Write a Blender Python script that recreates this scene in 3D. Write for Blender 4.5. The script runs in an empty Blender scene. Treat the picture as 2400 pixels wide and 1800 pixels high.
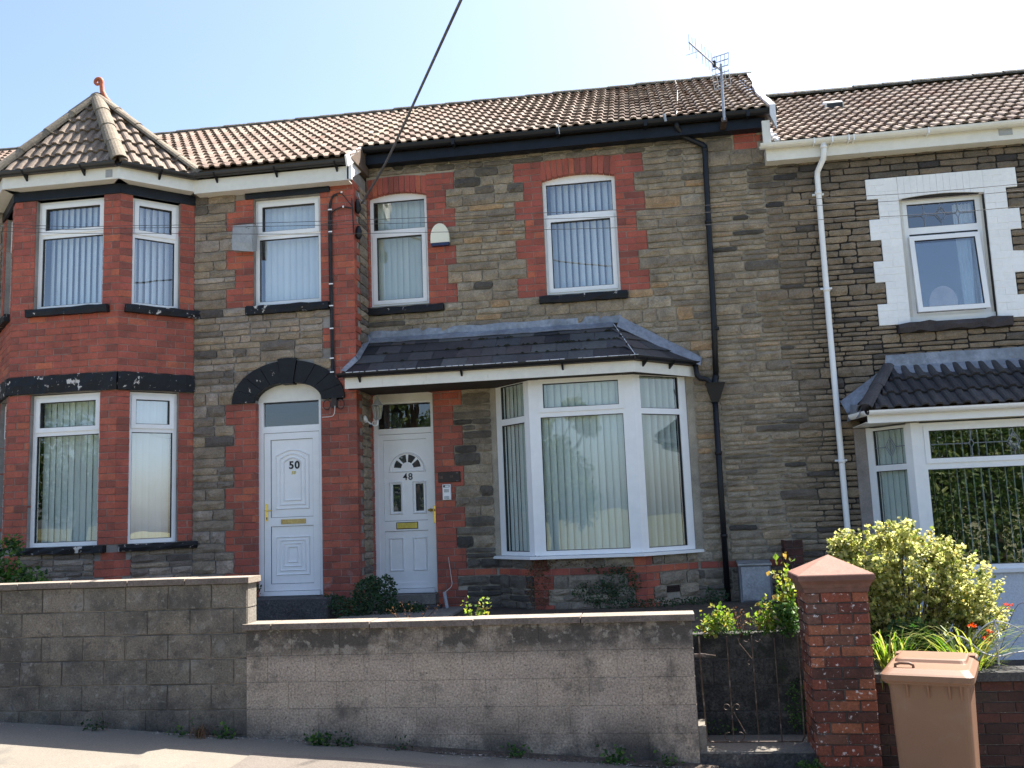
import bpy, math, random
from mathutils import Vector, Matrix, noise
C = bpy.context
S = C.scene
COL = S.collection
R = random.Random(7)
rad = math.radians

# ------------------------------------------------------------------ camera
CAM = Vector((0.0, -12.05, 0.966))
pitch, yaw, roll = rad(7.893), rad(8.147), rad(-2.266)
fw = Vector((-math.sin(yaw) * math.cos(pitch), math.cos(yaw) * math.cos(pitch), math.sin(pitch)))
rt = Vector((math.cos(yaw), math.sin(yaw), 0))
up = rt.cross(fw)
rt2 = rt * math.cos(roll) + up * math.sin(roll)
up2 = -rt * math.sin(roll) + up * math.cos(roll)
cd = bpy.data.cameras.new('camera')
cam = bpy.data.objects.new('camera', cd)
COL.objects.link(cam)
cam.matrix_world = Matrix((( rt2.x, up2.x, -fw.x, CAM.x), (rt2.y, up2.y, -fw.y, CAM.y), (rt2.z, up2.z, -fw.z, CAM.z), (0, 0, 0, 1)))
cd.sensor_width = 36.0
cd.lens = 36.0 * 2200 / 2400
cd.clip_end = 3000
cd.clip_start = 0.05
S.camera = cam

# ------------------------------------------------------------------ world, sun, exposure
SUN = Vector((0.65, 0.62, 1.33)).normalized()
elev = math.asin(SUN.z)
w = bpy.data.worlds.new('World')
S.world = w
w.use_nodes = True
nt = w.node_tree
bg = nt.nodes['Background']
sky = nt.nodes.new('ShaderNodeTexSky')
sky.sky_type = 'NISHITA'
sky.sun_disc = False
sky.sun_elevation = elev
sky.sun_rotation = math.atan2(SUN.x, SUN.y)
sky.air_density = 0.85
sky.dust_density = 2.3
sky.ozone_density = 2.2
nt.links.new(sky.outputs[0], bg.inputs[0])
bg.inputs[1].default_value = 0.094
sl = bpy.data.lights.new('sun', 'SUN')
sl.energy = 4.8
sl.angle = rad(0.5)
sl.color = (1.0, 0.94, 0.86)
so = bpy.data.objects.new('sun', sl)
COL.objects.link(so)
so.location = (6, 8, 16)
so.rotation_euler = (-SUN).to_track_quat('-Z', 'Y').to_euler()
S.view_settings.view_transform = 'Standard'
S.view_settings.look = 'None'
S.view_settings.gamma = 1
S.view_settings.use_curve_mapping = False
S.view_settings.exposure = 1.85
S.render.engine = 'CYCLES'
S.cycles.max_bounces = 8
S.cycles.transparent_max_bounces = 12
S.cycles.sample_clamp_indirect = 4.0

# ------------------------------------------------------------------ materials
def lin(c):
    return tuple(((x / 255) / 12.92 if x / 255 <= 0.04045 else ((x / 255 + 0.055) / 1.055) ** 2.4) for x in c)

def mat(name, stops, rough=0.8, src='tint', var=(5.0, 0.35), fine=(60.0, 0.15), bump=(40.0, 0.3, 0.01),
        layers=(), metal=0.0, spec=0.4, trans=0.0, coat=0.0):
    m = bpy.data.materials.new(name)
    m.use_nodes = True
    t = m.node_tree
    L = t.links
    N = t.nodes
    b = N['Principled BSDF']
    b.inputs['Roughness'].default_value = rough
    b.inputs['Metallic'].default_value = metal
    b.inputs['Specular IOR Level'].default_value = spec
    if coat:
        b.inputs['Coat Weight'].default_value = coat
    geo = N.new('ShaderNodeNewGeometry')
    ramp = N.new('ShaderNodeValToRGB')
    cr = ramp.color_ramp
    cr.interpolation = 'LINEAR'
    n = len(stops)
    for i, c in enumerate(stops):
        e = cr.elements[i] if i < 2 else cr.elements.new(1.0)
        e.position = i / max(1, n - 1)
        e.color = (c[0], c[1], c[2], 1)
    if n == 1:
        cr.elements[1].color = cr.elements[0].color
    if src == 'tint':
        a = N.new('ShaderNodeAttribute')
        a.attribute_name = 'tint'
        L.new(a.outputs['Fac'], ramp.inputs[0])
    elif src == 'obj':
        a = N.new('ShaderNodeAttribute')
        a.attribute_name = 'tint'
        oi = N.new('ShaderNodeObjectInfo')
        ad = N.new('ShaderNodeMath'); ad.operation = 'ADD'
        fr = N.new('ShaderNodeMath'); fr.operation = 'FRACT'
        L.new(a.outputs['Fac'], ad.inputs[0]); L.new(oi.outputs['Random'], ad.inputs[1])
        L.new(ad.outputs[0], fr.inputs[0]); L.new(fr.outputs[0], ramp.inputs[0])
    else:
        ramp.inputs[0].default_value = 0.5
    col = ramp.outputs[0]

    def nz(scale, detail=5, rough_=0.6, stretch=None):
        q = N.new('ShaderNodeTexNoise')
        q.inputs['Scale'].default_value = scale
        q.inputs['Detail'].default_value = detail
        q.inputs['Roughness'].default_value = rough_
        if stretch:
            mp = N.new('ShaderNodeMapping')
            mp.inputs['Scale'].default_value = stretch
            L.new(geo.outputs['Position'], mp.inputs[0])
            L.new(mp.outputs[0], q.inputs['Vector'])
        else:
            L.new(geo.outputs['Position'], q.inputs['Vector'])
        return q

    def rng(sock, lo, hi, a0, a1):
        r = N.new('ShaderNodeMapRange')
        r.inputs[1].default_value = lo; r.inputs[2].default_value = hi
        r.inputs[3].default_value = a0; r.inputs[4].default_value = a1
        L.new(sock, r.inputs[0])
        return r.outputs[0]

    def mul(c, f):
        x = N.new('ShaderNodeMix'); x.data_type = 'RGBA'; x.blend_type = 'MULTIPLY'
        x.inputs[0].default_value = 1.0
        L.new(c, x.inputs[6]); L.new(f, x.inputs[7])
        return x.outputs[2]
    for sc, am in (var, fine):
        if am:
            col = mul(col, rng(nz(sc).outputs[0], 0.3, 0.7, 1 - am, 1 + am))
    for ly in layers:
        c, sc, lo, hi, st = ly[:5]
        f = rng(nz(sc, 6, 0.65, ly[5] if len(ly) > 5 else None).outputs[0], lo, hi, 0.0, st)
        if len(ly) > 6 and ly[6]:
            z0, z1 = ly[6]
            sp = N.new('ShaderNodeSeparateXYZ')
            L.new(geo.outputs['Position'], sp.inputs[0])
            mm = N.new('ShaderNodeMath'); mm.operation = 'MULTIPLY'
            L.new(f, mm.inputs[0]); L.new(rng(sp.outputs[ly[7] if len(ly) > 7 else 2], z0, z1, 0, 1), mm.inputs[1])
            f = mm.outputs[0]
        x = N.new('ShaderNodeMix'); x.data_type = 'RGBA'
        L.new(f, x.inputs[0]); L.new(col, x.inputs[6])
        x.inputs[7].default_value = (c[0], c[1], c[2], 1)
        col = x.outputs[2]
    L.new(col, b.inputs['Base Color'])
    if bump:
        bp = N.new('ShaderNodeBump')
        bp.inputs['Strength'].default_value = bump[1]
        bp.inputs['Distance'].default_value = bump[2]
        L.new(nz(bump[0], 7, 0.7).outputs[0], bp.inputs['Height'])
        L.new(bp.outputs[0], b.inputs['Normal'])
    if trans:
        out = N['Material Output']
        tr = N.new('ShaderNodeBsdfTranslucent')
        hs = N.new('ShaderNodeHueSaturation')
        hs.inputs['Value'].default_value = 1.5
        hs.inputs['Saturation'].default_value = 1.1
        L.new(col, hs.inputs['Color']); L.new(hs.outputs[0], tr.inputs[0])
        ms = N.new('ShaderNodeMixShader')
        ms.inputs[0].default_value = trans
        L.new(b.outputs[0], ms.inputs[1]); L.new(tr.outputs[0], ms.inputs[2])
        L.new(ms.outputs[0], out.inputs[0])
    return m

# stone palettes run from sooty to tan to rusty
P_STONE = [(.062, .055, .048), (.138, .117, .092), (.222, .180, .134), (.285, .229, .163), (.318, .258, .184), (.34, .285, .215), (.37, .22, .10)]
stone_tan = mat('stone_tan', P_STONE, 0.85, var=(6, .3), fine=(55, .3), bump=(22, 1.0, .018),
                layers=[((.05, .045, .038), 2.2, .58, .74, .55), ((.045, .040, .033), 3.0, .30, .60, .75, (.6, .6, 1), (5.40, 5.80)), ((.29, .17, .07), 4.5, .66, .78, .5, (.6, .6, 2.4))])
stone_grey = mat('stone_grey', [(0.054, 0.047, 0.046), (0.142, 0.119, 0.100), (0.237, 0.188, 0.141), (0.308, 0.238, 0.163), (0.297, 0.243, 0.197), (0.355, 0.292, 0.234), (0.391, 0.227, 0.109)], 0.85,
                 var=(6, .3), fine=(55, .3), bump=(22, 1.0, .018), layers=[((.06, .055, .05), 3.0, .60, .74, .6), ((.33, .19, .08), 5.0, .66, .76, .5, (.6, .6, 2.4))])
stone_brown = mat('stone_brown', [(0.046, 0.041, 0.041), (0.114, 0.095, 0.076), (0.171, 0.134, 0.097), (0.217, 0.168, 0.117), (0.262, 0.201, 0.134), (0.297, 0.223, 0.151)], 0.85,
                  var=(6, .25), fine=(60, .28), bump=(26, 1.0, .016), layers=[((.04, .038, .035), 2.2, .58, .74, .7)])
brick_red = mat('brick_red', [(0.207, 0.058, 0.039), (0.299, 0.071, 0.044), (0.367, 0.086, 0.049), (0.323, 0.073, 0.051), (0.426, 0.112, 0.053)], 0.6,
                var=(4, .18), fine=(45, .22), bump=(60, .35, .004), layers=[((.09, .035, .028), 3.5, .60, .75, .6), ((.5, .4, .36), 9.0, .68, .76, .5)])
brick_pier = mat('brick_pier', [(0.182, 0.053, 0.037), (0.295, 0.073, 0.046), (0.375, 0.098, 0.054), (0.273, 0.066, 0.048)], 0.65,
                 var=(4, .18), fine=(45, .25), bump=(60, .45, .004), layers=[((.42, .33, .30), 3.2, .55, .68, .65, None, (1.5, .2)), ((.09, .035, .028), 4.5, .60, .75, .5)])
brick_old = mat('brick_old', [(0.063, 0.028, 0.020), (0.120, 0.035, 0.023), (0.189, 0.052, 0.029), (0.252, 0.087, 0.041), (0.107, 0.055, 0.041)], 0.8,
                var=(7, .25), fine=(55, .35), bump=(50, .7, .006), layers=[((.62, .58, .55), 24.0, .60, .64, .85), ((.05, .038, .034), 5.0, .56, .70, .6)])
brick_dark = mat('brick_dark', [(0.031, 0.017, 0.014), (0.050, 0.022, 0.017), (0.074, 0.028, 0.020), (0.043, 0.028, 0.022)], 0.85,
                 var=(7, .3), fine=(55, .3), bump=(50, .7, .006), layers=[((.4, .38, .36), 24.0, .68, .72, .6)])
brick_white = mat('brick_white', [(.84, .84, .83), (.87, .87, .86)], 0.6, var=(2, .05), fine=(20, .04), bump=(70, .3, .004),
                  layers=[((.28, .24, .2), 9.0, .72, .76, .5)])
mortar_tan = mat('mortar_tan', [(0.338, 0.300, 0.237)], 0.95, None, var=(3, .3), bump=(80, .6, .004), layers=[((.08, .075, .07), 2.0, .56, .72, .6)])
mortar_grey = mat('mortar_grey', [(0.263, 0.244, 0.225)], 0.95, None, var=(3, .3), bump=(80, .6, .004))
mortar_black = mat('mortar_black', [(.028, .026, .025)], 0.9, None, var=(3, .3), bump=(80, .6, .004), layers=[((.26, .23, .175), 2.6, .38, .50, 1.0, None, (2.30, 1.80), 0), ((.26, .23, .175), 2.6, .0, .1, 1.0, None, (1.95, 1.70), 0)])
mortar_old = mat('mortar_old', [(.11, .095, .085)], 0.95, None, var=(9, .4), bump=(60, .8, .006), layers=[((.6, .57, .54), 30.0, .62, .68, .8)])
black_paint = mat('black_paint', [(0.010, 0.011, 0.014)], 0.55, None, var=(8, .3), bump=(14, .6, .012), layers=[((.60, .56, .52), 5.5, .60, .618, .95), ((.5, .47, .44), 22.0, .64, .66, .8)], spec=.25)
black_worn = mat('black_worn', [(0.010, 0.011, 0.014)], 0.5, None, var=(8, .3), bump=(14, .6, .012), layers=[((.60, .56, .52), 9.0, .655, .67, .9)], spec=.25)
brick_mortar = mat('brick_mortar', [(0.281, 0.204, 0.170)], .95, None, var=(4, .3), bump=(80, .6, .004), layers=[((.10, .06, .05), 3.0, .52, .66, .6)])
black_gloss = mat('black_gloss', [(0.008, 0.011, 0.018)], 0.45, None, spec=.25, var=(8, .3), bump=(12, .25, .008), layers=[((.30, .22, .18), 8.0, .74, .77, .7, (.5, 1, 3))])
black_plastic = mat('black_plastic', [(0.010, 0.011, 0.014)], 0.42, None, var=(3, .25), bump=None, spec=.3)
grey_plastic = mat('grey_plastic', [(.022, .022, .023)], 0.45, None, var=(5, .3), bump=None, spec=.5)
white_pvc = mat('white_pvc', [(.84, .84, .83)], 0.32, None, var=(1.5, .03), fine=(9, .03), bump=None, spec=.5, layers=[((.45, .42, .36), 5.0, .70, .85, .25)])
white_old = mat('white_old', [(.74, .72, .65)], 0.4, None, var=(2, .05), fine=(12, .05), bump=None, spec=.5, layers=[((.34, .29, .2), 6.0, .64, .8, .45, (3, 3, .8))])
white_render = mat('white_render', [(.66, .68, .72)], 0.6, None, var=(1.2, .06), bump=(60, .3, .004), layers=[((.3, .29, .27), 3.0, .70, .82, .4)])
gasket = mat('gasket', [(.03, .03, .03)], 0.6, None, var=(5, 0), fine=(5, 0), bump=None)
blind_cloth = mat('blind_cloth', [(.74, .76, .76), (.82, .83, .82)], 0.8, 'tint', var=(3, .04), fine=(200, .04), bump=None)
blind_green = mat('blind_green', [(.62, .66, .58), (.74, .77, .68)], 0.8, 'tint', var=(3, .05), fine=(150, .08), bump=None)
net_curtain = mat('net_curtain', [(.7, .72, .74)], 0.9, None, var=(3, .1), bump=None)
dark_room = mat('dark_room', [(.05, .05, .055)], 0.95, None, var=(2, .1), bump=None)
tile_roof = mat('tile_roof', [(0.147, 0.099, 0.075), (0.200, 0.147, 0.114), (0.240, 0.191, 0.153), (0.179, 0.121, 0.092)], 0.9, 'obj', var=(2, .15), fine=(35, .25), bump=(90, .5, .003),
                layers=[((.07, .05, .04), 7.0, .60, .72, .6), ((.24, .20, .15), 14.0, .62, .72, .5), ((.17, .06, .035), 1.1, .60, .72, .6)])
tile_bay = mat('tile_bay', [(0.139, 0.106, 0.080), (0.187, 0.145, 0.111), (0.215, 0.169, 0.133)], 0.9, 'obj', var=(4, .2), fine=(35, .25), bump=(90, .5, .003),
               layers=[((.05, .042, .036), 7.0, .58, .70, .6), ((.38, .33, .26), 20.0, .60, .68, .6)])
tile_dark = mat('tile_dark', [(0.029, 0.029, 0.033), (0.048, 0.046, 0.046), (0.069, 0.065, 0.065)], 0.75, 'obj', var=(4, .25), fine=(50, .3), bump=(90, .5, .003),
                layers=[((.13, .13, .11), 16.0, .68, .75, .5)])
ridge_clay = mat('ridge_clay', [(0.165, 0.136, 0.099), (0.204, 0.172, 0.128)], 0.9, 'obj', var=(4, .2), fine=(40, .3), bump=(60, .6, .005),
                 layers=[((.07, .06, .048), 9.0, .60, .70, .7)])
ridge_moss = mat('ridge_moss', [(0.072, 0.068, 0.056), (0.112, 0.104, 0.080)], 0.95, 'obj', var=(6, .35), fine=(30, .4), bump=(25, 1.0, .02),
                 layers=[((.30, .31, .24), 18.0, .58, .66, .7), ((.12, .05, .03), 5.0, .58, .68, .6)])
underlay = mat('underlay', [(.10, .07, .05)], 0.95, None, bump=None)
slate = mat('slate', [(0.019, 0.022, 0.027), (0.041, 0.041, 0.045), (0.084, 0.074, 0.072), (0.049, 0.054, 0.063), (0.101, 0.103, 0.100)], 0.5, 'obj', var=(3, .2), fine=(30, .25), bump=(40, .4, .003),
            layers=[((.015, .018, .012), 12.0, .62, .70, .8), ((.15, .15, .16), 2.5, .62, .8, .45, (2, 2, .5))])
lead = mat('lead', [(.22, .24, .275)], 0.45, None, var=(3, .3), fine=(20, .2), bump=(10, .5, .01), metal=.25, layers=[((.36, .38, .41), 5.0, .55, .72, .6), ((.05, .055, .065), 7.0, .64, .72, .6)])
terracotta = mat('terracotta', [(.40, .115, .055)], 0.7, None, var=(8, .2), bump=(40, .3, .004), layers=[((.45, .33, .28), 12.0, .64, .72, .5)])
cap_stone = mat('cap_stone', [(.25, .125, .092)], 0.8, None, var=(5, .15), fine=(50, .15), bump=(60, .5, .004), layers=[((.09, .045, .034), 4.0, .25, .50, .8, None, (.395, .375)), ((.12, .055, .04), 6.0, .58, .72, .5), ((.4, .33, .29), 14.0, .70, .74, .6)])
block_a = mat('block_a', [(0.137, 0.121, 0.097), (0.174, 0.149, 0.119), (0.158, 0.134, 0.103)], 0.95, 'tint', var=(3.5, .22), fine=(70, .42), bump=(70, 1.0, .008),
              layers=[((.045, .042, .040), 2.3, .46, .64, .72), ((.25, .235, .21), 5.5, .55, .64, .60), ((.30, .28, .25), 17.0, .58, .66, .55), ((.035, .033, .031), 11.0, .56, .64, .6), ((.02, .021, .023), 2.8, .34, .56, .85, None, (-.50, -.90))])
block_b = mat('block_b', [(0.305, 0.250, 0.197), (0.353, 0.288, 0.225), (0.322, 0.265, 0.215)], 0.95, 'tint', var=(3.5, .15), fine=(60, .5), bump=(55, 1.0, .010),
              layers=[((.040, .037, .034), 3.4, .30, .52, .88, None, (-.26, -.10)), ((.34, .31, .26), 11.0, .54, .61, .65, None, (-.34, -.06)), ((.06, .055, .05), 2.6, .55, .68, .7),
                      ((.30, .26, .225), 7.0, .56, .68, .4), ((.022, .020, .018), 42.0, .60, .65, .75), ((.03, .03, .03), 2.8, .36, .56, .8, None, (-.60, -.95))])
mortar_block = mat('mortar_block', [(.20, .175, .14)], 0.95, None, var=(5, .35), bump=(80, .8, .005), layers=[((.035, .033, .032), 2.4, .44, .58, .8), ((.03, .03, .03), 2.8, .36, .6, .8, None, (-.4, -.95))])
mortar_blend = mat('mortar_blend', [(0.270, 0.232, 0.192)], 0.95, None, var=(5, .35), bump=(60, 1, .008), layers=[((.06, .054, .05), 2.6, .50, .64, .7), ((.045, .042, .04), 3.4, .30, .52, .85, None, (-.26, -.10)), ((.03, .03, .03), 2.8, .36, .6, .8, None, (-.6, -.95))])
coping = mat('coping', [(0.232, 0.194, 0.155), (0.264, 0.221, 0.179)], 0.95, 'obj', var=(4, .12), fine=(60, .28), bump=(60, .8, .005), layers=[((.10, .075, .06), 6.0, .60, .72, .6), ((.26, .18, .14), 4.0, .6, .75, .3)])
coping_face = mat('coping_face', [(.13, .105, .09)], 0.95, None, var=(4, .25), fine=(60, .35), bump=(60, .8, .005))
conc_dark = mat('conc_dark', [(.06, .058, .056)], 0.95, None, var=(3, .3), fine=(50, .5), bump=(50, 1.0, .01), layers=[((.2, .19, .17), 10.0, .60, .68, .6)])
conc_light = mat('conc_light', [(0.180, 0.161, 0.135)], 0.95, None, var=(3, .2), fine=(50, .3), bump=(50, .9, .008), layers=[((.07, .065, .06), 4.0, .56, .7, .6)])
pave_mat = mat('pavement', [(.175, .155, .125)], 0.95, None, var=(.8, .10), fine=(90, .25), bump=(120, .7, .004),
               layers=[((.11, .10, .085), 1.3, .56, .64, .55), ((.24, .22, .19), 60.0, .64, .7, .5), ((.12, .105, .09), 35.0, .68, .74, .6)])
asphalt = mat('asphalt', [(.17, .165, .15)], 0.95, None, var=(1.0, .15), fine=(120, .4), bump=(140, .7, .004))  # unseen road, made paler than asphalt to bounce light onto the house fronts
soil = mat('soil', [(.06, .045, .032)], 1.0, None, var=(6, .35), fine=(60, .4), bump=(30, 1.0, .02), layers=[((.12, .12, .05), 7.0, .56, .66, .5)])
verge_mat = mat('verge', [(.15, .15, .075)], 1.0, None, var=(.4, .3), fine=(40, .4), bump=(30, 1.0, .02))
pebble = mat('pebble', [(.08, .07, .06), (.2, .17, .14), (.42, .40, .37), (.28, .13, .08)], 0.9, 'tint', bump=None)
iron = mat('iron', [(.06, .038, .028)], 0.6, None, var=(20, .4), bump=(80, .6, .002), metal=.3, layers=[((.20, .17, .15), 14.0, .52, .62, .6)])
galv = mat('galv', [(.36, .37, .38)], 0.45, None, var=(9, .3), bump=None, metal=.6, layers=[((.24, .13, .07), 8.0, .60, .72, .6)])
box_grey = mat('box_grey', [(.33, .34, .35)], 0.6, None, var=(9, .15), fine=(40, .12), bump=(60, .2, .002))
meter_metal = mat('meter_metal', [(.32, .33, .35)], 0.5, None, var=(14, .18), fine=(40, .2), bump=(60, .3, .002), metal=.2, layers=[((.5, .5, .5), 30.0, .62, .68, .4), ((.06, .05, .045), 6.0, .40, .66, .8, None, (-.08, -.22))])
cream = mat('cream', [(.80, .77, .62)], 0.35, None, var=(3, .04), fine=(9, .02), bump=None, spec=.5)
navy = mat('navy', [(.02, .035, .10)], 0.35, None, bump=None)
brass = mat('brass', [(.72, .52, .14)], 0.28, None, var=(20, .15), bump=None, metal=.9)
brass_dull = mat('brass_dull', [(.42, .32, .14)], 0.4, None, var=(20, .15), bump=None, metal=.8)
gold_paint = mat('gold_paint', [(.62, .50, .10)], 0.4, None, bump=None, metal=.3)
digit_black = mat('digit_black', [(.01, .01, .012)], 0.4, None, bump=None)
bin_brown = mat('bin_brown', [(.185, .098, .058)], 0.5, None, var=(3, .06), fine=(150, .06), bump=(200, .25, .002), spec=.35, layers=[((.21, .15, .11), 3.5, .56, .72, .45), ((.10, .06, .04), 7.0, .66, .74, .4, (1, 1, .35))])
plate_brown = mat('plate_brown', [(.030, .018, .014)], 0.5, None, bump=(40, .4, .003))
plate_mark = mat('plate_mark', [(.20, .12, .09)], 0.6, None, bump=None)
cable_mat = mat('cable', [(.035, .035, .038)], 0.7, None, bump=None, spec=.2)
drop_mat = mat('drop_cable', [(.10, .10, .11)], 0.6, None, bump=None, spec=.3)
white_cable = mat('white_cable', [(.7, .68, .62)], 0.5, None, bump=None)
pink = mat('pink_card', [(.62, .42, .36)], 0.7, None, bump=None)
bark = mat('bark', [(.07, .05, .035)], 0.9, None, var=(9, .3), bump=(40, .9, .01))
leaf_shrub = mat('leaf_shrub', [(.045, .075, .018), (.17, .21, .05), (.40, .41, .15), (.53, .51, .25), (.36, .29, .08)], 0.5, 'tint', var=(9, .2), bump=None, trans=.6)
leaf_green = mat('leaf_green', [(.015, .045, .012), (.03, .085, .018), (.06, .14, .025), (.12, .20, .04)], 0.5, 'tint', var=(9, .2), bump=None, trans=.4)
leaf_lime = mat('leaf_lime', [(.07, .15, .02), (.16, .27, .04), (.30, .36, .07), (.30, .20, .06)], 0.5, 'tint', var=(9, .2), bump=None, trans=.45)
leaf_ivy = mat('leaf_ivy', [(.008, .028, .010), (.015, .05, .014), (.03, .08, .02), (.06, .045, .02)], 0.45, 'tint', var=(9, .2), bump=None, trans=.25)
leaf_dry = mat('leaf_dry', [(.08, .035, .018), (.14, .06, .03), (.20, .12, .06), (.05, .06, .02)], 0.8, 'tint', var=(9, .2), bump=None, trans=.3)
blade = mat('blade', [(.05, .12, .02), (.13, .22, .03), (.30, .33, .07), (.36, .30, .12)], 0.5, 'tint', var=(9, .15), bump=None, trans=.45)
flower = mat('flower_orange', [(.60, .13, .03), (.62, .06, .03)], 0.6, 'tint', var=(9, .1), bump=None, trans=.4)
tree_leaf = mat('tree_leaf', [(.02, .05, .012), (.04, .09, .018), (.09, .14, .03), (.16, .19, .05)], 0.55, 'tint', var=(1, .2), bump=None, trans=.3)

def glass_mat(name, ior, rough=0.0, tint=(.93, .96, .97)):
    m = bpy.data.materials.new(name)
    m.use_nodes = True
    t = m.node_tree; N = t.nodes; L = t.links
    N.remove(N['Principled BSDF'])
    tr = N.new('ShaderNodeBsdfTransparent'); tr.inputs[0].default_value = (*tint, 1)
    gl = N.new('ShaderNodeBsdfGlossy'); gl.inputs['Roughness'].default_value = rough
    fr = N.new('ShaderNodeFresnel'); fr.inputs[0].default_value = ior
    nz = N.new('ShaderNodeTexNoise'); nz.inputs['Scale'].default_value = 1.3
    geo = N.new('ShaderNodeNewGeometry'); L.new(geo.outputs['Position'], nz.inputs['Vector'])
    bp = N.new('ShaderNodeBump'); bp.inputs['Strength'].default_value = .12; bp.inputs['Distance'].default_value = .02
    L.new(nz.outputs[0], bp.inputs['Height']); L.new(bp.outputs[0], gl.inputs['Normal'])
    ms = N.new('ShaderNodeMixShader')
    # reflect on the outer face only
    inv = N.new('ShaderNodeMath'); inv.operation = 'SUBTRACT'; inv.inputs[0].default_value = 1.0
    L.new(geo.outputs['Backfacing'], inv.inputs[1])
    mu = N.new('ShaderNodeMath'); mu.operation = 'MULTIPLY'
    L.new(fr.outputs[0], mu.inputs[0]); L.new(inv.outputs[0], mu.inputs[1])
    L.new(mu.outputs[0], ms.inputs[0]); L.new(tr.outputs[0], ms.inputs[1]); L.new(gl.outputs[0], ms.inputs[2])
    L.new(ms.outputs[0], N['Material Output'].inputs[0])
    return m
glass = glass_mat('window_glass', 2.1)
glass_strong = glass_mat('window_glass_coated', 2.8)
glass_sky = glass_mat('window_glass_bright', 4.2)
glass_frost = glass_mat('frosted_glass', 2.2, .12, (.5, .55, .6))

# ------------------------------------------------------------------ mesh helpers
class Fr:
    """vertical plane: a along it, z up, c outwards"""
    def __init__(s, x, y, dx=1.0, dy=0.0):
        l = math.hypot(dx, dy)
        s.x, s.y, s.dx, s.dy = x, y, dx / l, dy / l
    def p(s, a, z, c=0.0):
        return (s.x + s.dx * a + s.dy * c, s.y + s.dy * a - s.dx * c, z)
WF = Fr(0, 0)

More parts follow.
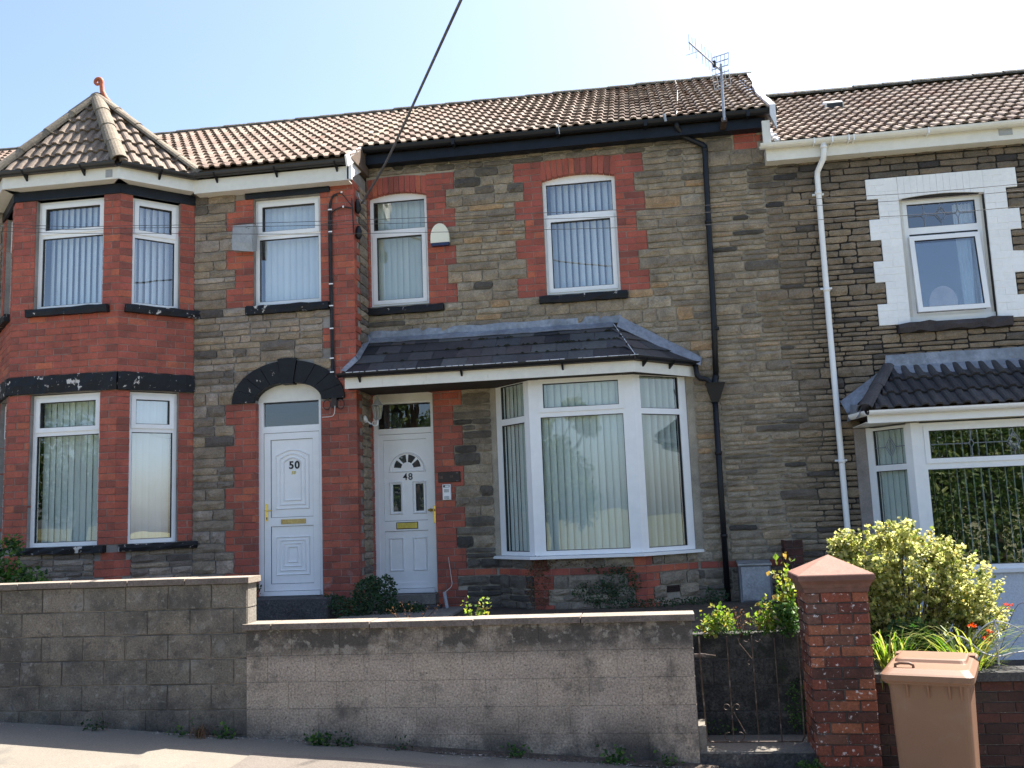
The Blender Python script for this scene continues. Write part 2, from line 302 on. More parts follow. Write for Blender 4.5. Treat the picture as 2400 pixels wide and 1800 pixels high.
class MB:
    def __init__(s):
        s.v, s.f, s.t, s.smooth = [], [], [], False
    def add(s, vs, fs, t=0.0):
        n = len(s.v)
        s.v.extend(vs)
        s.f.extend([tuple(i + n for i in q) for q in fs])
        s.t.extend([t] * len(fs))
        return s
    def box(s, x0, x1, y0, y1, z0, z1, t=0.0):
        return s.add([(x0, y0, z0), (x1, y0, z0), (x1, y1, z0), (x0, y1, z0), (x0, y0, z1), (x1, y0, z1), (x1, y1, z1), (x0, y1, z1)],
                     [(0, 3, 2, 1), (4, 5, 6, 7), (0, 1, 5, 4), (1, 2, 6, 5), (2, 3, 7, 6), (3, 0, 4, 7)], t)
    def fb(s, F, a0, a1, z0, z1, c0, c1, t=0.0, bev=0.0):
        """box in a frame; c1 is the outer face; optional chamfer on the outer face"""
        if bev <= 0:
            v = [F.p(a0, z0, c1), F.p(a1, z0, c1), F.p(a1, z0, c0), F.p(a0, z0, c0), F.p(a0, z1, c1), F.p(a1, z1, c1), F.p(a1, z1, c0), F.p(a0, z1, c0)]
            return s.add(v, [(0, 3, 2, 1), (4, 5, 6, 7), (0, 1, 5, 4), (1, 2, 6, 5), (2, 3, 7, 6), (3, 0, 4, 7)], t)
        b = bev
        v = []
        for (k, c) in ((0, c0), (0, c1 - b), (b, c1)):
            v += [F.p(a0 + k, z0 + k, c), F.p(a1 - k, z0 + k, c), F.p(a1 - k, z1 - k, c), F.p(a0 + k, z1 - k, c)]
        f = [(8, 9, 10, 11), (3, 2, 1, 0)]
        for o in (0, 4):
            for i in range(4):
                j = (i + 1) % 4
                f.append((o + i, o + j, o + 4 + j, o + 4 + i))
        return s.add(v, f, t)
    def poly(s, F, pts, c0, c1, t=0.0):
        n = len(pts)
        v = [F.p(a, z, c1) for a, z in pts] + [F.p(a, z, c0) for a, z in pts]
        f = [tuple(range(n)), tuple(range(2 * n - 1, n - 1, -1))]
        f += [(i, i + n, (i + 1) % n + n, (i + 1) % n) for i in range(n)]
        return s.add(v, f, t)
    def hull(s, pts, faces, t=0.0):
        return s.add(pts, faces, t)
    def tube(s, pts, r, n=8, t=0.0, caps=True):
        pts = [Vector(p) for p in pts]
        rr = r if isinstance(r, (list, tuple)) else [r] * len(pts)
        base = len(s.v)
        prev = None
        for i, p in enumerate(pts):
            if i == 0: d = pts[1] - p
            elif i == len(pts) - 1: d = p - pts[i - 1]
            else: d = (pts[i + 1] - p).normalized() + (p - pts[i - 1]).normalized()
            if d.length < 1e-9: d = Vector((0, 0, 1))
            d.normalize()
            if prev is None:
                u = d.orthogonal().normalized()
            else:
                u = prev - d * prev.dot(d)
                u = u.normalized() if u.length > 1e-6 else d.orthogonal().normalized()
            prev = u
            v = d.cross(u)
            for k in range(n):
                a = 2 * math.pi * k / n
                s.v.append(tuple(p + (u * math.cos(a) + v * math.sin(a)) * rr[i]))
        m = len(pts)
        for i in range(m - 1):
            for k in range(n):
                a, b = base + i * n + k, base + i * n + (k + 1) % n
                s.f.append((a, b, b + n, a + n)); s.t.append(t)
        if caps:
            s.f.append(tuple(base + k for k in range(n - 1, -1, -1))); s.t.append(t)
            s.f.append(tuple(base + (m - 1) * n + k for k in range(n))); s.t.append(t)
        return s
    def halfgutter(s, p0, p1, r=.056, th=.004, t=0.0):
        """open half-round channel between two points at rim height"""
        p0, p1 = Vector(p0), Vector(p1)
        d = (p1 - p0).normalized()
        side = d.cross(Vector((0, 0, 1))).normalized()
        prof = []
        for k in range(9):
            a = math.pi * k / 8
            prof.append((math.cos(a) * r, -math.sin(a) * r))
        prof += [(x * (r - th) / r, z * (r - th) / r) for x, z in reversed(prof)]
        n = len(prof)
        v = [tuple(p + side * x + Vector((0, 0, z))) for p in (p0, p1) for x, z in prof]
        f = [(i, (i + 1) % n, (i + 1) % n + n, i + n) for i in range(n)]
        f += [tuple(range(n - 1, -1, -1)), tuple(range(n, 2 * n))]
        return s.add(v, f, t)
    def mesh(s, name, m, origin=(0, 0, 0)):
        me = bpy.data.meshes.new(name)
        ox, oy, oz = origin
        me.from_pydata([(x - ox, y - oy, z - oz) for x, y, z in s.v], [], s.f)
        at = me.attributes.new('tint', 'FLOAT', 'FACE')
        at.data.foreach_set('value', s.t)
        me.materials.append(m)
        if s.smooth:
            me.polygons.foreach_set('use_smooth', [True] * len(me.polygons))
        me.update()
        return me
    def build(s, name, m, parent=None, **tags):
        xs = [v[0] for v in s.v]; ys = [v[1] for v in s.v]; zs = [v[2] for v in s.v]
        org = ((min(xs) + max(xs)) / 2, (min(ys) + max(ys)) / 2, min(zs))
        o = bpy.data.objects.new(name, s.mesh(name, m, org))
        return place(o, org, parent, **tags)

WL = {}
def place(o, org, parent=None, **tags):
    if o.name not in COL.objects:
        COL.objects.link(o)
    WL[o.name] = Vector(org)
    if parent is not None:
        o.parent = parent
        o.location = Vector(org) - WL[parent.name]
    else:
        o.location = org
    for k, v in tags.items():
        o[k] = v
    return o

def thing(name, label, cat, loc, group=None):
    o = bpy.data.objects.new(name, None)
    o.empty_display_size = .2
    place(o, loc, None, label=label, category=cat)
    if group: o['group'] = group
    return o

def tag(o, label, cat, group=None):
    o['label'] = label; o['category'] = cat
    if group: o['group'] = group
    return o

# ------------------------------------------------------------------ masonry
def free(a0, a1, holes, z0, z1, tol=.25):
    iv = [(a0, a1)]
    for h in holes:
        if callable(h):
            r = h((z0 + z1) / 2)
            if not r: continue
            b0, b1 = r
        else:
            b0, b1, y0, y1 = h
            if min(z1, y1) - max(z0, y0) < tol * (z1 - z0): continue
        nv = []
        for p, q in iv:
            if b1 <= p or b0 >= q: nv.append((p, q)); continue
            if b0 - p > .02: nv.append((p, b0))
            if q - b1 > .02: nv.append((b1, q))
        iv = nv
    return iv

def wall_panel(F, a0, a1, z0, z1, holes, c=-.014, depth=.12, back=.3):
    """mortar body of a wall with real openings and reveals"""
    A = sorted({a0, a1} | {min(max(x, a0), a1) for h in holes for x in h[:2]})
    Z = sorted({z0, z1} | {min(max(x, z0), z1) for h in holes for x in h[2:]})
    mb = MB()
    def solid(i, j):
        if i < 0 or j < 0 or i >= len(A) - 1 or j >= len(Z) - 1: return False
        ca, cz = (A[i] + A[i + 1]) / 2, (Z[j] + Z[j + 1]) / 2
        return not any(h[0] < ca < h[1] and h[2] < cz < h[3] for h in holes)
    B = -back
    for i in range(len(A) - 1):
        for j in range(len(Z) - 1):
            if not solid(i, j): continue
            x0, x1, y0, y1 = A[i], A[i + 1], Z[j], Z[j + 1]
            mb.add([F.p(x0, y0, c), F.p(x1, y0, c), F.p(x1, y1, c), F.p(x0, y1, c)], [(0, 1, 2, 3)])
            mb.add([F.p(x0, y0, B), F.p(x1, y0, B), F.p(x1, y1, B), F.p(x0, y1, B)], [(3, 2, 1, 0)])
            for ok, q in ((solid(i - 1, j), ((x0, y0), (x0, y1))), (solid(i + 1, j), ((x1, y1), (x1, y0))),
                          (solid(i, j - 1), ((x1, y0), (x0, y0))), (solid(i, j + 1), ((x0, y1), (x1, y1)))):
                if not ok:
                    (p0, p1), (r0, r1) = q
                    mb.add([F.p(p0, p1, c), F.p(r0, r1, c), F.p(r0, r1, B), F.p(p0, p1, B)], [(0, 1, 2, 3)])
    return mb

class Pc:
    __slots__ = ('F', 'a0', 'a1', 'z0', 'z1', 'k', 't', 'c', 'd')
    def __init__(s, F, a0, a1, z0, z1, k, t, c=0.0, d=.02):
        s.F, s.a0, s.a1, s.z0, s.z1, s.k, s.t, s.c, s.d = F, a0, a1, z0, z1, k, t, c, d + (.012 if k == 'stone' else 0)

def piece_mesh(mb, p):
    F = p.F
    if p.k == 'brick':
        j = .0012
        c1 = p.c + R.uniform(-.002, .003)
        v = []
        ja = [(R.uniform(-j, j), R.uniform(-j, j)) for _ in range(4)]
        cs = [(p.a0, p.z0), (p.a1, p.z0), (p.a1, p.z1), (p.a0, p.z1)]
        for (k, c) in ((0, c1 - p.d), (0, c1 - .005), (.004, c1)):
            sg = [(k, k), (-k, k), (-k, -k), (k, -k)]
            v += [F.p(cs[i][0] + sg[i][0] + ja[i][0], cs[i][1] + sg[i][1] + ja[i][1], c) for i in range(4)]
        f = [(8, 9, 10, 11)]
        for o in (0, 4):
            for i in range(4):
                q = (i + 1) % 4
                f.append((o + i, o + q, o + 4 + q, o + 4 + i))
        mb.add(v, f, p.t)
    elif p.k == 'block':
        mb.fb(F, p.a0, p.a1, p.z0, p.z1, p.c - p.d, p.c + R.uniform(-.003, .003), p.t, .005)
    elif p.k == 'flush':
        mb.fb(F, p.a0, p.a1, p.z0, p.z1, p.c - p.d, p.c + R.uniform(-.001, .001), p.t, .0012)
    else:
        w, h = p.a1 - p.a0, p.z1 - p.z0
        nx = 5 if w > .18 else 4
        ny = 4
        amp = .010 + min(w, h) * .20
        v = []
        sd = R.random() * 100
        jj = min(.008, h * .09)
        for iy in range(ny):
            for ix in range(nx):
                u, q = ix / (nx - 1), iy / (ny - 1)
                edge = ix in (0, nx - 1) or iy in (0, ny - 1)
                a = p.a0 + w * u + R.uniform(-jj, jj) * (1 if ix in (0, nx - 1) else 3)
                z = p.z0 + h * q + R.uniform(-jj, jj) * .7
                if edge:
                    c = p.c + R.uniform(-.003, .004)
                    if ix in (0, nx - 1) and iy in (0, ny - 1):
                        a += (.006 if ix == 0 else -.006); z += (.005 if iy == 0 else -.005)
                else:
                    c = p.c + amp * (.35 + .9 * abs(noise.noise((a * 7 + sd, z * 15, sd)))) * R.uniform(.5, 1.2)
                v.append(F.p(a, z, c))
        f = []
        for iy in range(ny - 1):
            for ix in range(nx - 1):
                i = iy * nx + ix
                f.append((i, i + 1, i + 1 + nx, i + nx))
        ring = [i for i in range(nx)] + [iy * nx + nx - 1 for iy in range(1, ny)] + [(ny - 1) * nx + i for i in range(nx - 2, -1, -1)] + [iy * nx for iy in range(ny - 2, 0, -1)]
        n0 = len(v)
        nrm = (F.dy, -F.dx)
        for i in ring:
            x, y, z = v[i]
            cc = (x - F.x) * nrm[0] + (y - F.y) * nrm[1]
            k = cc - (p.c - p.d)
            v.append((x - nrm[0] * k, y - nrm[1] * k, z))
        m = len(ring)
        for i in range(m):
            j = (i + 1) % m
            f.append((ring[i], n0 + i, n0 + j, ring[j]))
        mb.add(v, f, p.t)

def emit(pieces, name, m, parent, cap=300):
    def wgt(p):
        x, y, z = p.F.p((p.a0 + p.a1) / 2, (p.z0 + p.z1) / 2, 0)
        d = Vector((x, y, z)) - CAM
        n = Vector((p.F.dy, -p.F.dx, 0))
        cz = d.dot(fw)
        if cz <= 0 or abs(d.dot(rt2) / cz) > .56 or abs(d.dot(up2) / cz) > .42: return 0
        return (p.a1 - p.a0) * (p.z1 - p.z0) * max(.01, -d.dot(n)) / d.length ** 3
    ps = sorted(pieces, key=wgt, reverse=True)
    for p in ps[:cap]:
        mb = MB()
        piece_mesh(mb, p)
        mb.build(name, m, parent)
    if len(ps) > cap:
        mb = MB()
        for p in ps[cap:]: piece_mesh(mb, p)
        mb.build(name + '_remainder', m, parent, kind='stuff')

BM = []
def brick_mortar_flush(parent, m=None):
    mb = MB()
    for F, p, q, y0, y1, c in BM:
        mb.fb(F, p + .003, q - .003, y0 - .001, y1 + .001, c - .013, c - .0045)
    if BM: mb.build('brick_mortar', m or brick_mortar, parent, kind='stuff')
    BM.clear()
def bricks(out, F, a0, a1, z0, z1, h=.0885, off=0, L=.235, holes=(), jt=.008, tint=None, c=0.0, d=.02, k='brick', left_flush=False):
    n = max(1, round((z1 - z0) / h))
    hh = (z1 - z0) / n
    for i in range(n):
        y0, y1 = z0 + i * hh, z0 + (i + 1) * hh
        for p, q in free(a0, a1, holes, y0, y1, .6):
            BM.append((F, p, q, y0, y1, c))
            s = p - (((i + off) % 2) * L / 2) - (0 if left_flush else 0)
            while s < q - .01:
                e = min(q, s + L)
                b = max(p, s)
                if q - e < .045: e = q
                if e - b > .03:
                    out.append(Pc(F, b + (.001 if b == p else jt / 2), e - (.001 if e == q else jt / 2), y0 + jt / 2, y1 - jt / 2, k, tint if tint is not None else R.random(), c, d))
                s = e if e == q else s + L

def rubble(out, F, a0, a1, bands, holes=(), jt=.012, k='stone', tint=lambda a, z: R.random(), fine=False, c=.006):
    callh = [h for h in holes if callable(h)]
    recth = [h for h in holes if not callable(h)]
    for zb0, zb1 in bands:
        H = zb1 - zb0
        for p, q in free(a0, a1, recth, zb0, zb1, .3):
            a = p
            while a < q - .02:
                seg = R.uniform(.45, 1.25)
                if q - a - seg < .25: seg = q - a
                if fine:
                    rows = R.choice([(.25, .25, .25, .25), (.3, .4, .3), (.34, .33, .33), (.28, .36, .36), (.22, .28, .24, .26), (.5, .26, .24), (.26, .24, .5)]) if H > .2 else (.5, .5)
                    lr = (.17, .46)
                else:
                    if H > .2:
                        rows = R.choice([(.5, .5), (.58, .42), (.42, .58), (.45, .55), (.36, .28, .36), (.3, .4, .3), (.5, .5), (.62, .38), (.33, .33, .34)])
                    elif H > .13: rows = (.5, .5) if R.random() < .5 else (1.0,)
                    else: rows = (1.0,)
                    lr = (.17, .48)
                z = zb0
                for r in rows:
                    z1 = z + r * H
                    b = a
                    while b < a + seg - .001:
                        l = R.uniform(*lr)
                        if r * H > .17: l = R.uniform(.16, .36)
                        if a + seg - b - l < .13: l = a + seg - b
                        for u0, u1 in (free(b, b + l, callh, z, z1) if callh else [(b, b + l)]):
                            if u1 - u0 > .035:
                                out.append(Pc(F, u0 + jt / 2, u1 - jt / 2, z + jt / 2, z1 - jt / 2, k, tint((u0 + u1) / 2, (z + z1) / 2), c))
                        b += l
                    z = z1
                a += seg
def steps(z0, h, n):
    return [(z0 + i * h, z0 + (i + 1) * h) for i in range(n)]

def leaves(mb, pts, size, tfun=None, flat=None, k=1.0):
    """leaf-sized folded quads; pts = list of positions"""
    for p in pts:
        s = size * R.uniform(.6, 1.35)
        d = Vector((R.gauss(0, 1), R.gauss(0, 1), R.gauss(0, .8)))
        if flat is not None:
            d = Vector(flat).cross(Vector((R.gauss(0, 1), R.gauss(0, 1), R.gauss(0, 1)))) + d * .3
        d.normalize()
        u = d.orthogonal().normalized()
        q = R.uniform(0, 6.28)
        n = d.cross(u)
        sd = u * math.cos(q) + n * math.sin(q)
        if flat is not None:
            sd = (d.cross(Vector(flat)) + Vector((R.gauss(0, .3), R.gauss(0, .3), R.gauss(0, .3)))).normalized()
        up_ = d.cross(sd) * s * .12
        p = Vector(p)
        v = [p - d * s * .5, p + sd * s * .32 * k + up_, p + d * s * .5, p - sd * s * .32 * k + up_]
        mb.add([tuple(x) for x in v], [(0, 1, 2), (0, 2, 3)], tfun(p) if tfun else R.random())

# ------------------------------------------------------------------ builders shared by the houses
def ring(mb, F, a0, a1, z0, z1, w, c0, c1):
    mb.fb(F, a0, a0 + w, z0, z1, c0, c1)
    mb.fb(F, a1 - w, a1, z0, z1, c0, c1)
    mb.fb(F, a0 + w, a1 - w, z0, z0 + w, c0, c1 - .001)
    mb.fb(F, a0 + w, a1 - w, z1 - w, z1, c0, c1 - .001)

def window(F, parent, a0, a1, z0, z1, tz=None, top='fixed', low='fixed', crown=0.0, c=-.08, fw=.05, th=.06,
           blind=None, bm=None, gm=None, frame_mat=None, sides=(1, 1), leaded=None, label=None):
    gm = gm or glass
    mb = MB()
    zt = z1 + crown
    mb.fb(F, a0, a0 + fw, z0, zt, c - .07, c)
    mb.fb(F, a1 - fw, a1, z0, zt, c - .07, c)
    mb.fb(F, a0 + fw, a1 - fw, z0, z0 + fw, c - .07, c - .001)
    mb.fb(F, a0 + fw, a1 - fw, z1 - fw, zt, c - .07, c - .001)
    lights = []
    if tz:
        mb.fb(F, a0 + fw, a1 - fw, tz - th / 2, tz + th / 2, c - .07, c - .001)
        lights.append((a0 + fw, a1 - fw, tz + th / 2, z1 - fw, top))
        lights.append((a0 + fw, a1 - fw, z0 + fw, tz - th / 2, low))
    else:
        lights.append((a0 + fw, a1 - fw, z0 + fw, z1 - fw, low))
    seal = MB()
    panes = []
    for p, q, y0, y1, kind in lights:
        cc = c
        if kind == 'sash':
            ring(mb, F, p - .012, q + .012, y0 - .012, y1 + .012, .055, c - .05, c + .016)
            p, q, y0, y1 = p + .043, q - .043, y0 + .043, y1 - .043
            cc = c + .016
        ring(seal, F, p, q, y0, y1, .007, c - .045, cc - .012)
        panes.append((p + .003, q - .003, y0 + .003, y1 - .003))
    win = mb.build('window', frame_mat or white_pvc, parent)
    if label: win['label'] = label
    seal.build('seal', gasket, win)
    for i, (p, q, y0, y1) in enumerate(panes):
        MB().fb(F, p, q, y0, y1, c - .034, c - .030).build('pane', gm, win)
        if leaded and i == 0 and tz:
            lb = MB(); cl = c - .027; mz = (y0 + y1) / 2
            def line(pp):
                lb.tube([F.p(x, z, cl) for x, z in pp], .006, 5)
            n = leaded
            for k in range(n):
                mx = p + (q - p) * (k + 1) / (n + 1)
                big = (k == n // 2)
                dx, dz = ((.075, .12) if big else (.03, .05))
                dz = min(dz, (y1 - y0) * .36)
                line([(mx, y1), (mx, mz + dz)]); line([(mx, y0), (mx, mz - dz)])
                line([(mx, mz + dz), (mx + dx, mz), (mx, mz - dz), (mx - dx, mz), (mx, mz + dz)])
                if big: line([(mx, mz + dz * .7), (mx + dx * .65, mz), (mx, mz - dz * .7), (mx - dx * .65, mz), (mx, mz + dz * .7)])
            xs = [p] + [x for k in range(n) for x in (p + (q - p) * (k + 1) / (n + 1) - (.075 if k == n // 2 else .03), p + (q - p) * (k + 1) / (n + 1) + (.075 if k == n // 2 else .03))] + [q]
            for k in range(0, len(xs), 2):
                line([(xs[k], mz), (xs[k + 1], mz)])
            lb.build('leading', lead, win)
    if blind:
        pitch, ang, wd, start = blind
        bl = MB()
        a = a0 + fw + start
        while a < a1 - fw - .01:
            an = rad(ang + R.uniform(-5, 5))
            dx, dc = math.cos(an) * wd / 2, math.sin(an) * wd / 2
            cb = c - (.15 if c < 0 else .085)
            zb, zt2 = z0 + .03, z1 - .01
            mx = a + pitch / 2
            lo, hi = max(a0 + .01, mx - dx), min(a1 - .01, mx + dx)
            t0 = .003
            v = []
            for z in (zb, zt2):
                for k in range(4):
                    f = k / 3
                    x = lo + (hi - lo) * f
                    bow = math.sin(f * math.pi) * .006
                    v.append(F.p(x, z, cb - dc + 2 * dc * f + bow))
            bl.add(v, [(0, 1, 5, 4), (1, 2, 6, 5), (2, 3, 7, 6)], R.random())
            a += pitch
        bl.build('vertical_blind', bm or blind_cloth, win)
    return win

def tile_mb(W, G, u0=-1e9, u1=1e9, lift=.038, th=.024):
    prof = [(0, 0), (.006, .016), (.022, .031), (.055, .035), (.080, .028), (.092, .004), (.118, 0), (.15, 0)]
    k = W / .30
    P = [(x * k, h) for x, h in prof] + [(x * k + W / 2, h) for x, h in prof[1:]]
    Ln = G * 1.22
    mb = MB()
    v = []
    for y, l in ((0, lift), (Ln, 0)):
        for x, h in P:
            v.append((min(max(x, u0), u1), y, h + l))
    for x, h in P:
        v.append((min(max(x, u0), u1), .002, h + lift - th))
    n = len(P)
    f = [(i, i + 1, i + 1 + n, i + n) for i in range(n - 1)]
    f += [(2 * n + i, 2 * n + i + 1, i + 1, i) for i in range(n - 1)]
    f += [(0, n, 2 * n), (n - 1, 3 * n - 1, 2 * n - 1)]
    return mb.add(v, f, 0.0)

def slate_mb(W, G, u0=-1e9, u1=1e9):
    mb = MB()
    a, b = max(.002, u0), min(W - .002, u1)
    th, lift = .009, .014
    v = [(a, 0, lift - th), (b, 0, lift - th), (b, 0, lift), (a, 0, lift), (a, G * 1.3, -.002), (b, G * 1.3, -.002)]
    return mb.add(v, [(0, 1, 2, 3), (3, 2, 5, 4), (0, 3, 4), (1, 5, 2)], 0.0)

def field(parent, name, m, org, u, s, W, G, cols, rows, clamp, maker=tile_mb, cap=300, off=0.0, jit=.004, order=None):
    """rows of tiles on a slope; whole tiles share one mesh"""
    org, u, s = Vector(org), Vector(u).normalized(), Vector(s).normalized()
    n = u.cross(s)
    rot = Matrix((u, s, n)).transposed().to_4x4()
    shared = maker(W, G).mesh(name, m)
    cnt = 0
    for r in range(rows):
        for cidx in cols:
            uu = cidx * W - (off * W if r % 2 else 0)
            lo, hi = clamp(r * G + G * .5)
            if uu + W < lo + .03 or uu > hi - .03: continue
            whole = uu >= lo - .001 and uu + W <= hi + .001
            if cnt >= cap: continue
            cnt += 1
            me = shared if whole else maker(W, G, max(0, lo - uu), min(W, hi - uu)).mesh(name, m)
            o = bpy.data.objects.new(name, me)
            p = org + u * uu + s * (r * G - (R.uniform(.01, .03) if R.random() < .06 else 0)) + n * R.uniform(0, jit)
            place(o, p, parent)
            rr = rot @ Matrix.Rotation(R.uniform(-.006, .006), 4, 'Z') @ Matrix.Rotation(R.uniform(-.008, .008), 4, 'X')
            o.rotation_euler = rr.to_euler()

def far_tiles(parent, m, org, u, s, W, G, cols, rows):
    """tiles beyond the counted ones, joined"""
    org, u, s = Vector(org), Vector(u).normalized(), Vector(s).normalized()
    n = u.cross(s)
    src = tile_mb(W, G)
    mb = MB()
    for r in range(rows):
        for c in cols:
            o = org + u * (c * W) + s * (r * G)
            mb.add([tuple(o + u * x + s * y + n * z) for x, y, z in src.v], src.f, R.random())
    mb.build('roof_tile_remainder', m, parent, kind='stuff')

def tri_field(parent, name, m, p0, p1, ap, W, rows, maker=tile_mb, cap=300, off=0.0, topcut=1.0):
    p0, p1, ap = Vector(p0), Vector(p1), Vector(ap)
    u = (p1 - p0); L = u.length; u.normalize()
    n = u.cross(ap - p0).normalized()
    s = n.cross(u)
    ua, sa = (ap - p0).dot(u), (ap - p0).dot(s)
    field(parent, name, m, p0, u, s, W, sa / rows, range(-3, int(L / W) + 4), rows,
          lambda q: (q / sa * ua, L - q / sa * (L - ua)), maker, cap, off)

def halfround(mb, p0, p1, r0, r1, upv=(0, 0, 1), t=0.0, ends=True):
    p0, p1 = Vector(p0), Vector(p1)
    d = (p1 - p0).normalized()
    side = d.cross(Vector(upv)).normalized()
    n = side.cross(d).normalized()
    v = []
    for p, r in ((p0, r0), (p1, r1)):
        for rr in (r, r - .014):
            for k in range(9):
                a = math.pi * (k / 8)
                v.append(tuple(p + side * math.cos(a) * rr + n * math.sin(a) * rr * .8))
    f = []
    for k in range(8):
        f.append((k, k + 1, 18 + k + 1, 18 + k))
        f.append((9 + k + 1, 9 + k, 27 + k, 27 + k + 1))
        f.append((k + 1, k, 9 + k, 9 + k + 1))
        f.append((18 + k, 18 + k + 1, 27 + k + 1, 27 + k))
    return mb.add(v, f, t)

def ridge_run(parent, name, m, p0, p1, L, r, upv=(0, 0, 1)):
    p0, p1 = Vector(p0), Vector(p1)
    n = max(1, round((p1 - p0).length / L))
    for i in range(n):
        a = p0.lerp(p1, i / n); b = p0.lerp(p1, (i + 1.06) / n)
        j = Vector((0, 0, R.uniform(-.006, .006)))
        halfround(MB(), a + j, b + j, r + .008, r - .004, upv).build(name, m, parent)

PIT = math.atan(.597)
CP, SP = math.cos(PIT), math.sin(PIT)
RIDGE_Y, EAVE_Y = 3.12, -.30
def roofz(y, z0): return z0 + .597 * (y - EAVE_Y)

def shell(parent, x0, x1, zb, ze, ymax=6.6, yf=.0):
    """rest of the house: rear and party walls, floors, so that no daylight leaks in"""
    mb = MB()
    mb.box(x0, x1, ymax, ymax + .25, zb, ze + .2)
    mb.box(x0, x0 + .1, yf + .31, ymax, zb, ze)
    mb.box(x1 - .1, x1, yf + .31, ymax, zb, ze)
    mb.box(x0, x1, yf + .31, ymax, zb, zb + .12)
    mb.box(x0 + .1, x1 - .1, yf + .31, ymax, ze - 2.75, ze - 2.6)
    mb.box(x0 + .1, x1 - .1, yf + 2.8, yf + 2.9, zb + .12, ze - 2.75)
    mb.box(x0 + .1, x1 - .1, yf + 2.8, yf + 2.9, ze - 2.6, ze)
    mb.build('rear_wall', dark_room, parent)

def roof_body(parent, x0, x1, z0, ylow):
    """solid wedge under the tiles, front and back slopes"""
    d = -.035
    zl = roofz(ylow, z0) + d
    zr = roofz(RIDGE_Y, z0) + d
    yb = 2 * RIDGE_Y - EAVE_Y
    zbk = z0 + d
    pr = [(ylow, zl), (RIDGE_Y, zr), (yb, zbk), (yb, zbk - .12), (ylow, zl - .03)]
    v = [(x0, y, z) for y, z in pr] + [(x1, y, z) for y, z in pr]
    f = [(0, 1, 6, 5), (1, 2, 7, 6), (2, 3, 8, 7), (3, 4, 9, 8), (4, 0, 5, 9), (4, 3, 2, 1, 0), (5, 6, 7, 8, 9)]
    return MB().add(v, f).build('roof', underlay, parent)

F8 = Fr(0, 0)
Y5 = -.58
F5 = Fr(0, Y5)

# ================================================================== HOUSE 50
h50 = thing('terraced_house', 'terraced house with turreted red brick bay and door numbered 50 under a black arch', 'house', (-6.6, 0, -.25))
holes5 = [(-5.01, -4.13, .05, 2.78), (-5.03, -4.11, 3.80, 5.26)]
bayhole = (-8.6, -5.95, .6, 2.7), (-8.6, -5.95, 3.8, 5.25)
wall5 = wall_panel(F5, -14, -3.665, -.4, 5.56, list(holes5) + list(bayhole)).build('wall', mortar_grey, h50)
FR50 = Fr(-3.65, Y5, 0, 1)
wall_panel(FR50, .014, .62, -.4, 5.60, []).build('wall', mortar_grey, h50)
def arch5(z):
    # outer outline of the black arch over the door
    if z < 2.53 or z > 3.05: return None
    k = math.sqrt(max(0, 1 - ((z - 2.53) / .52) ** 2))
    return (-4.56 - .76 * k + .03, -4.56 + .76 * k - .03)
br5, st5, pr5 = [], [], []
wide = [(.09, .36), (.63, .90), (1.17, 1.44), (1.71, 1.98), (2.25, 2.52)]
narrow = [(-.2, .09), (.36, .63), (.90, 1.17), (1.44, 1.71), (1.98, 2.25)]
blk = []
for z0, z1 in wide:
    bricks(br5, F5, -5.415, -5.005, z0, z1, off=0, d=.1, tint=None); blk.append((-5.42, -4.1, z0, z1))
for z0, z1 in narrow:
    bricks(br5, F5, -5.295, -5.005, z0, z1, off=1, d=.1); blk.append((-5.30, -4.1, z0, z1))
# pier between the doors, its lower half whitened
bricks(pr5, F5, -4.125, -3.65, -.25, 2.50, off=0, L=.24, d=.11)
bricks(br5, F5, -3.98, -3.65, 2.50, 3.18, off=1, holes=[arch5], L=.24)
blk += [(-4.13, -3.6, -.3, 2.5), (-3.98, -3.6, 2.5, 3.18)]
for i, (z0, z1) in enumerate([(3.18, 3.45), (3.45, 3.70)]):
    x = (-4.09, -3.97)[i % 2]
    bricks(br5, F5, x, -3.65, z0, z1, off=i, L=.24); blk.append((x, -3.6, z0, z1))
bricks(br5, F5, -4.105, -3.65, 3.70, 5.29, off=0, L=.23, d=.1, holes=[(-5, -3.99, 3.6, 3.795)])
bricks(br5, F5, -3.97, -3.65, 5.29, 5.38, off=0, L=.24)
blk += [(-4.11, -3.6, 3.70, 5.4)]
for i, (z0, z1) in enumerate([(3.80, 4.06), (4.06, 4.325), (4.325, 4.585), (4.585, 4.85), (4.85, 5.11), (5.11, 5.27)]):
    x = (-5.41, -5.285)[i % 2]
    bricks(br5, F5, x, -5.03, z0, z1, off=i % 2, d=.1); blk.append((x, -4.1, z0, z1))
blk += [(-5.14, -3.97, 5.265, 5.385), (-5.11, -4.0, 3.70, 3.80), (-5.03, -4.1, 3.8, 5.3)]
bands5 = steps(-.18, .27, 14) + [(3.60, 3.69), (3.69, 3.80), (3.80, 4.06)] + [(4.06, 4.325), (4.325, 4.585), (4.585, 4.85), (4.85, 5.11), (5.11, 5.38), (5.38, 5.5)]
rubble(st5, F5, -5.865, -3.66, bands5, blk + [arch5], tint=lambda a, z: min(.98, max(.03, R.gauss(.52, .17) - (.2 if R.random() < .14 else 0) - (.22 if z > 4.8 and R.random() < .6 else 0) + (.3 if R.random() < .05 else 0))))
rubble(st5, F5, -14, -8.70, steps(-.18, .27, 21), tint=lambda a, z: R.gauss(.5, .17))
eaves(F5, -14, -8.85, 5.53, 5.345, .19, h50, grey_plastic, white_old, .2, True, (), 5.59) if 0 else None
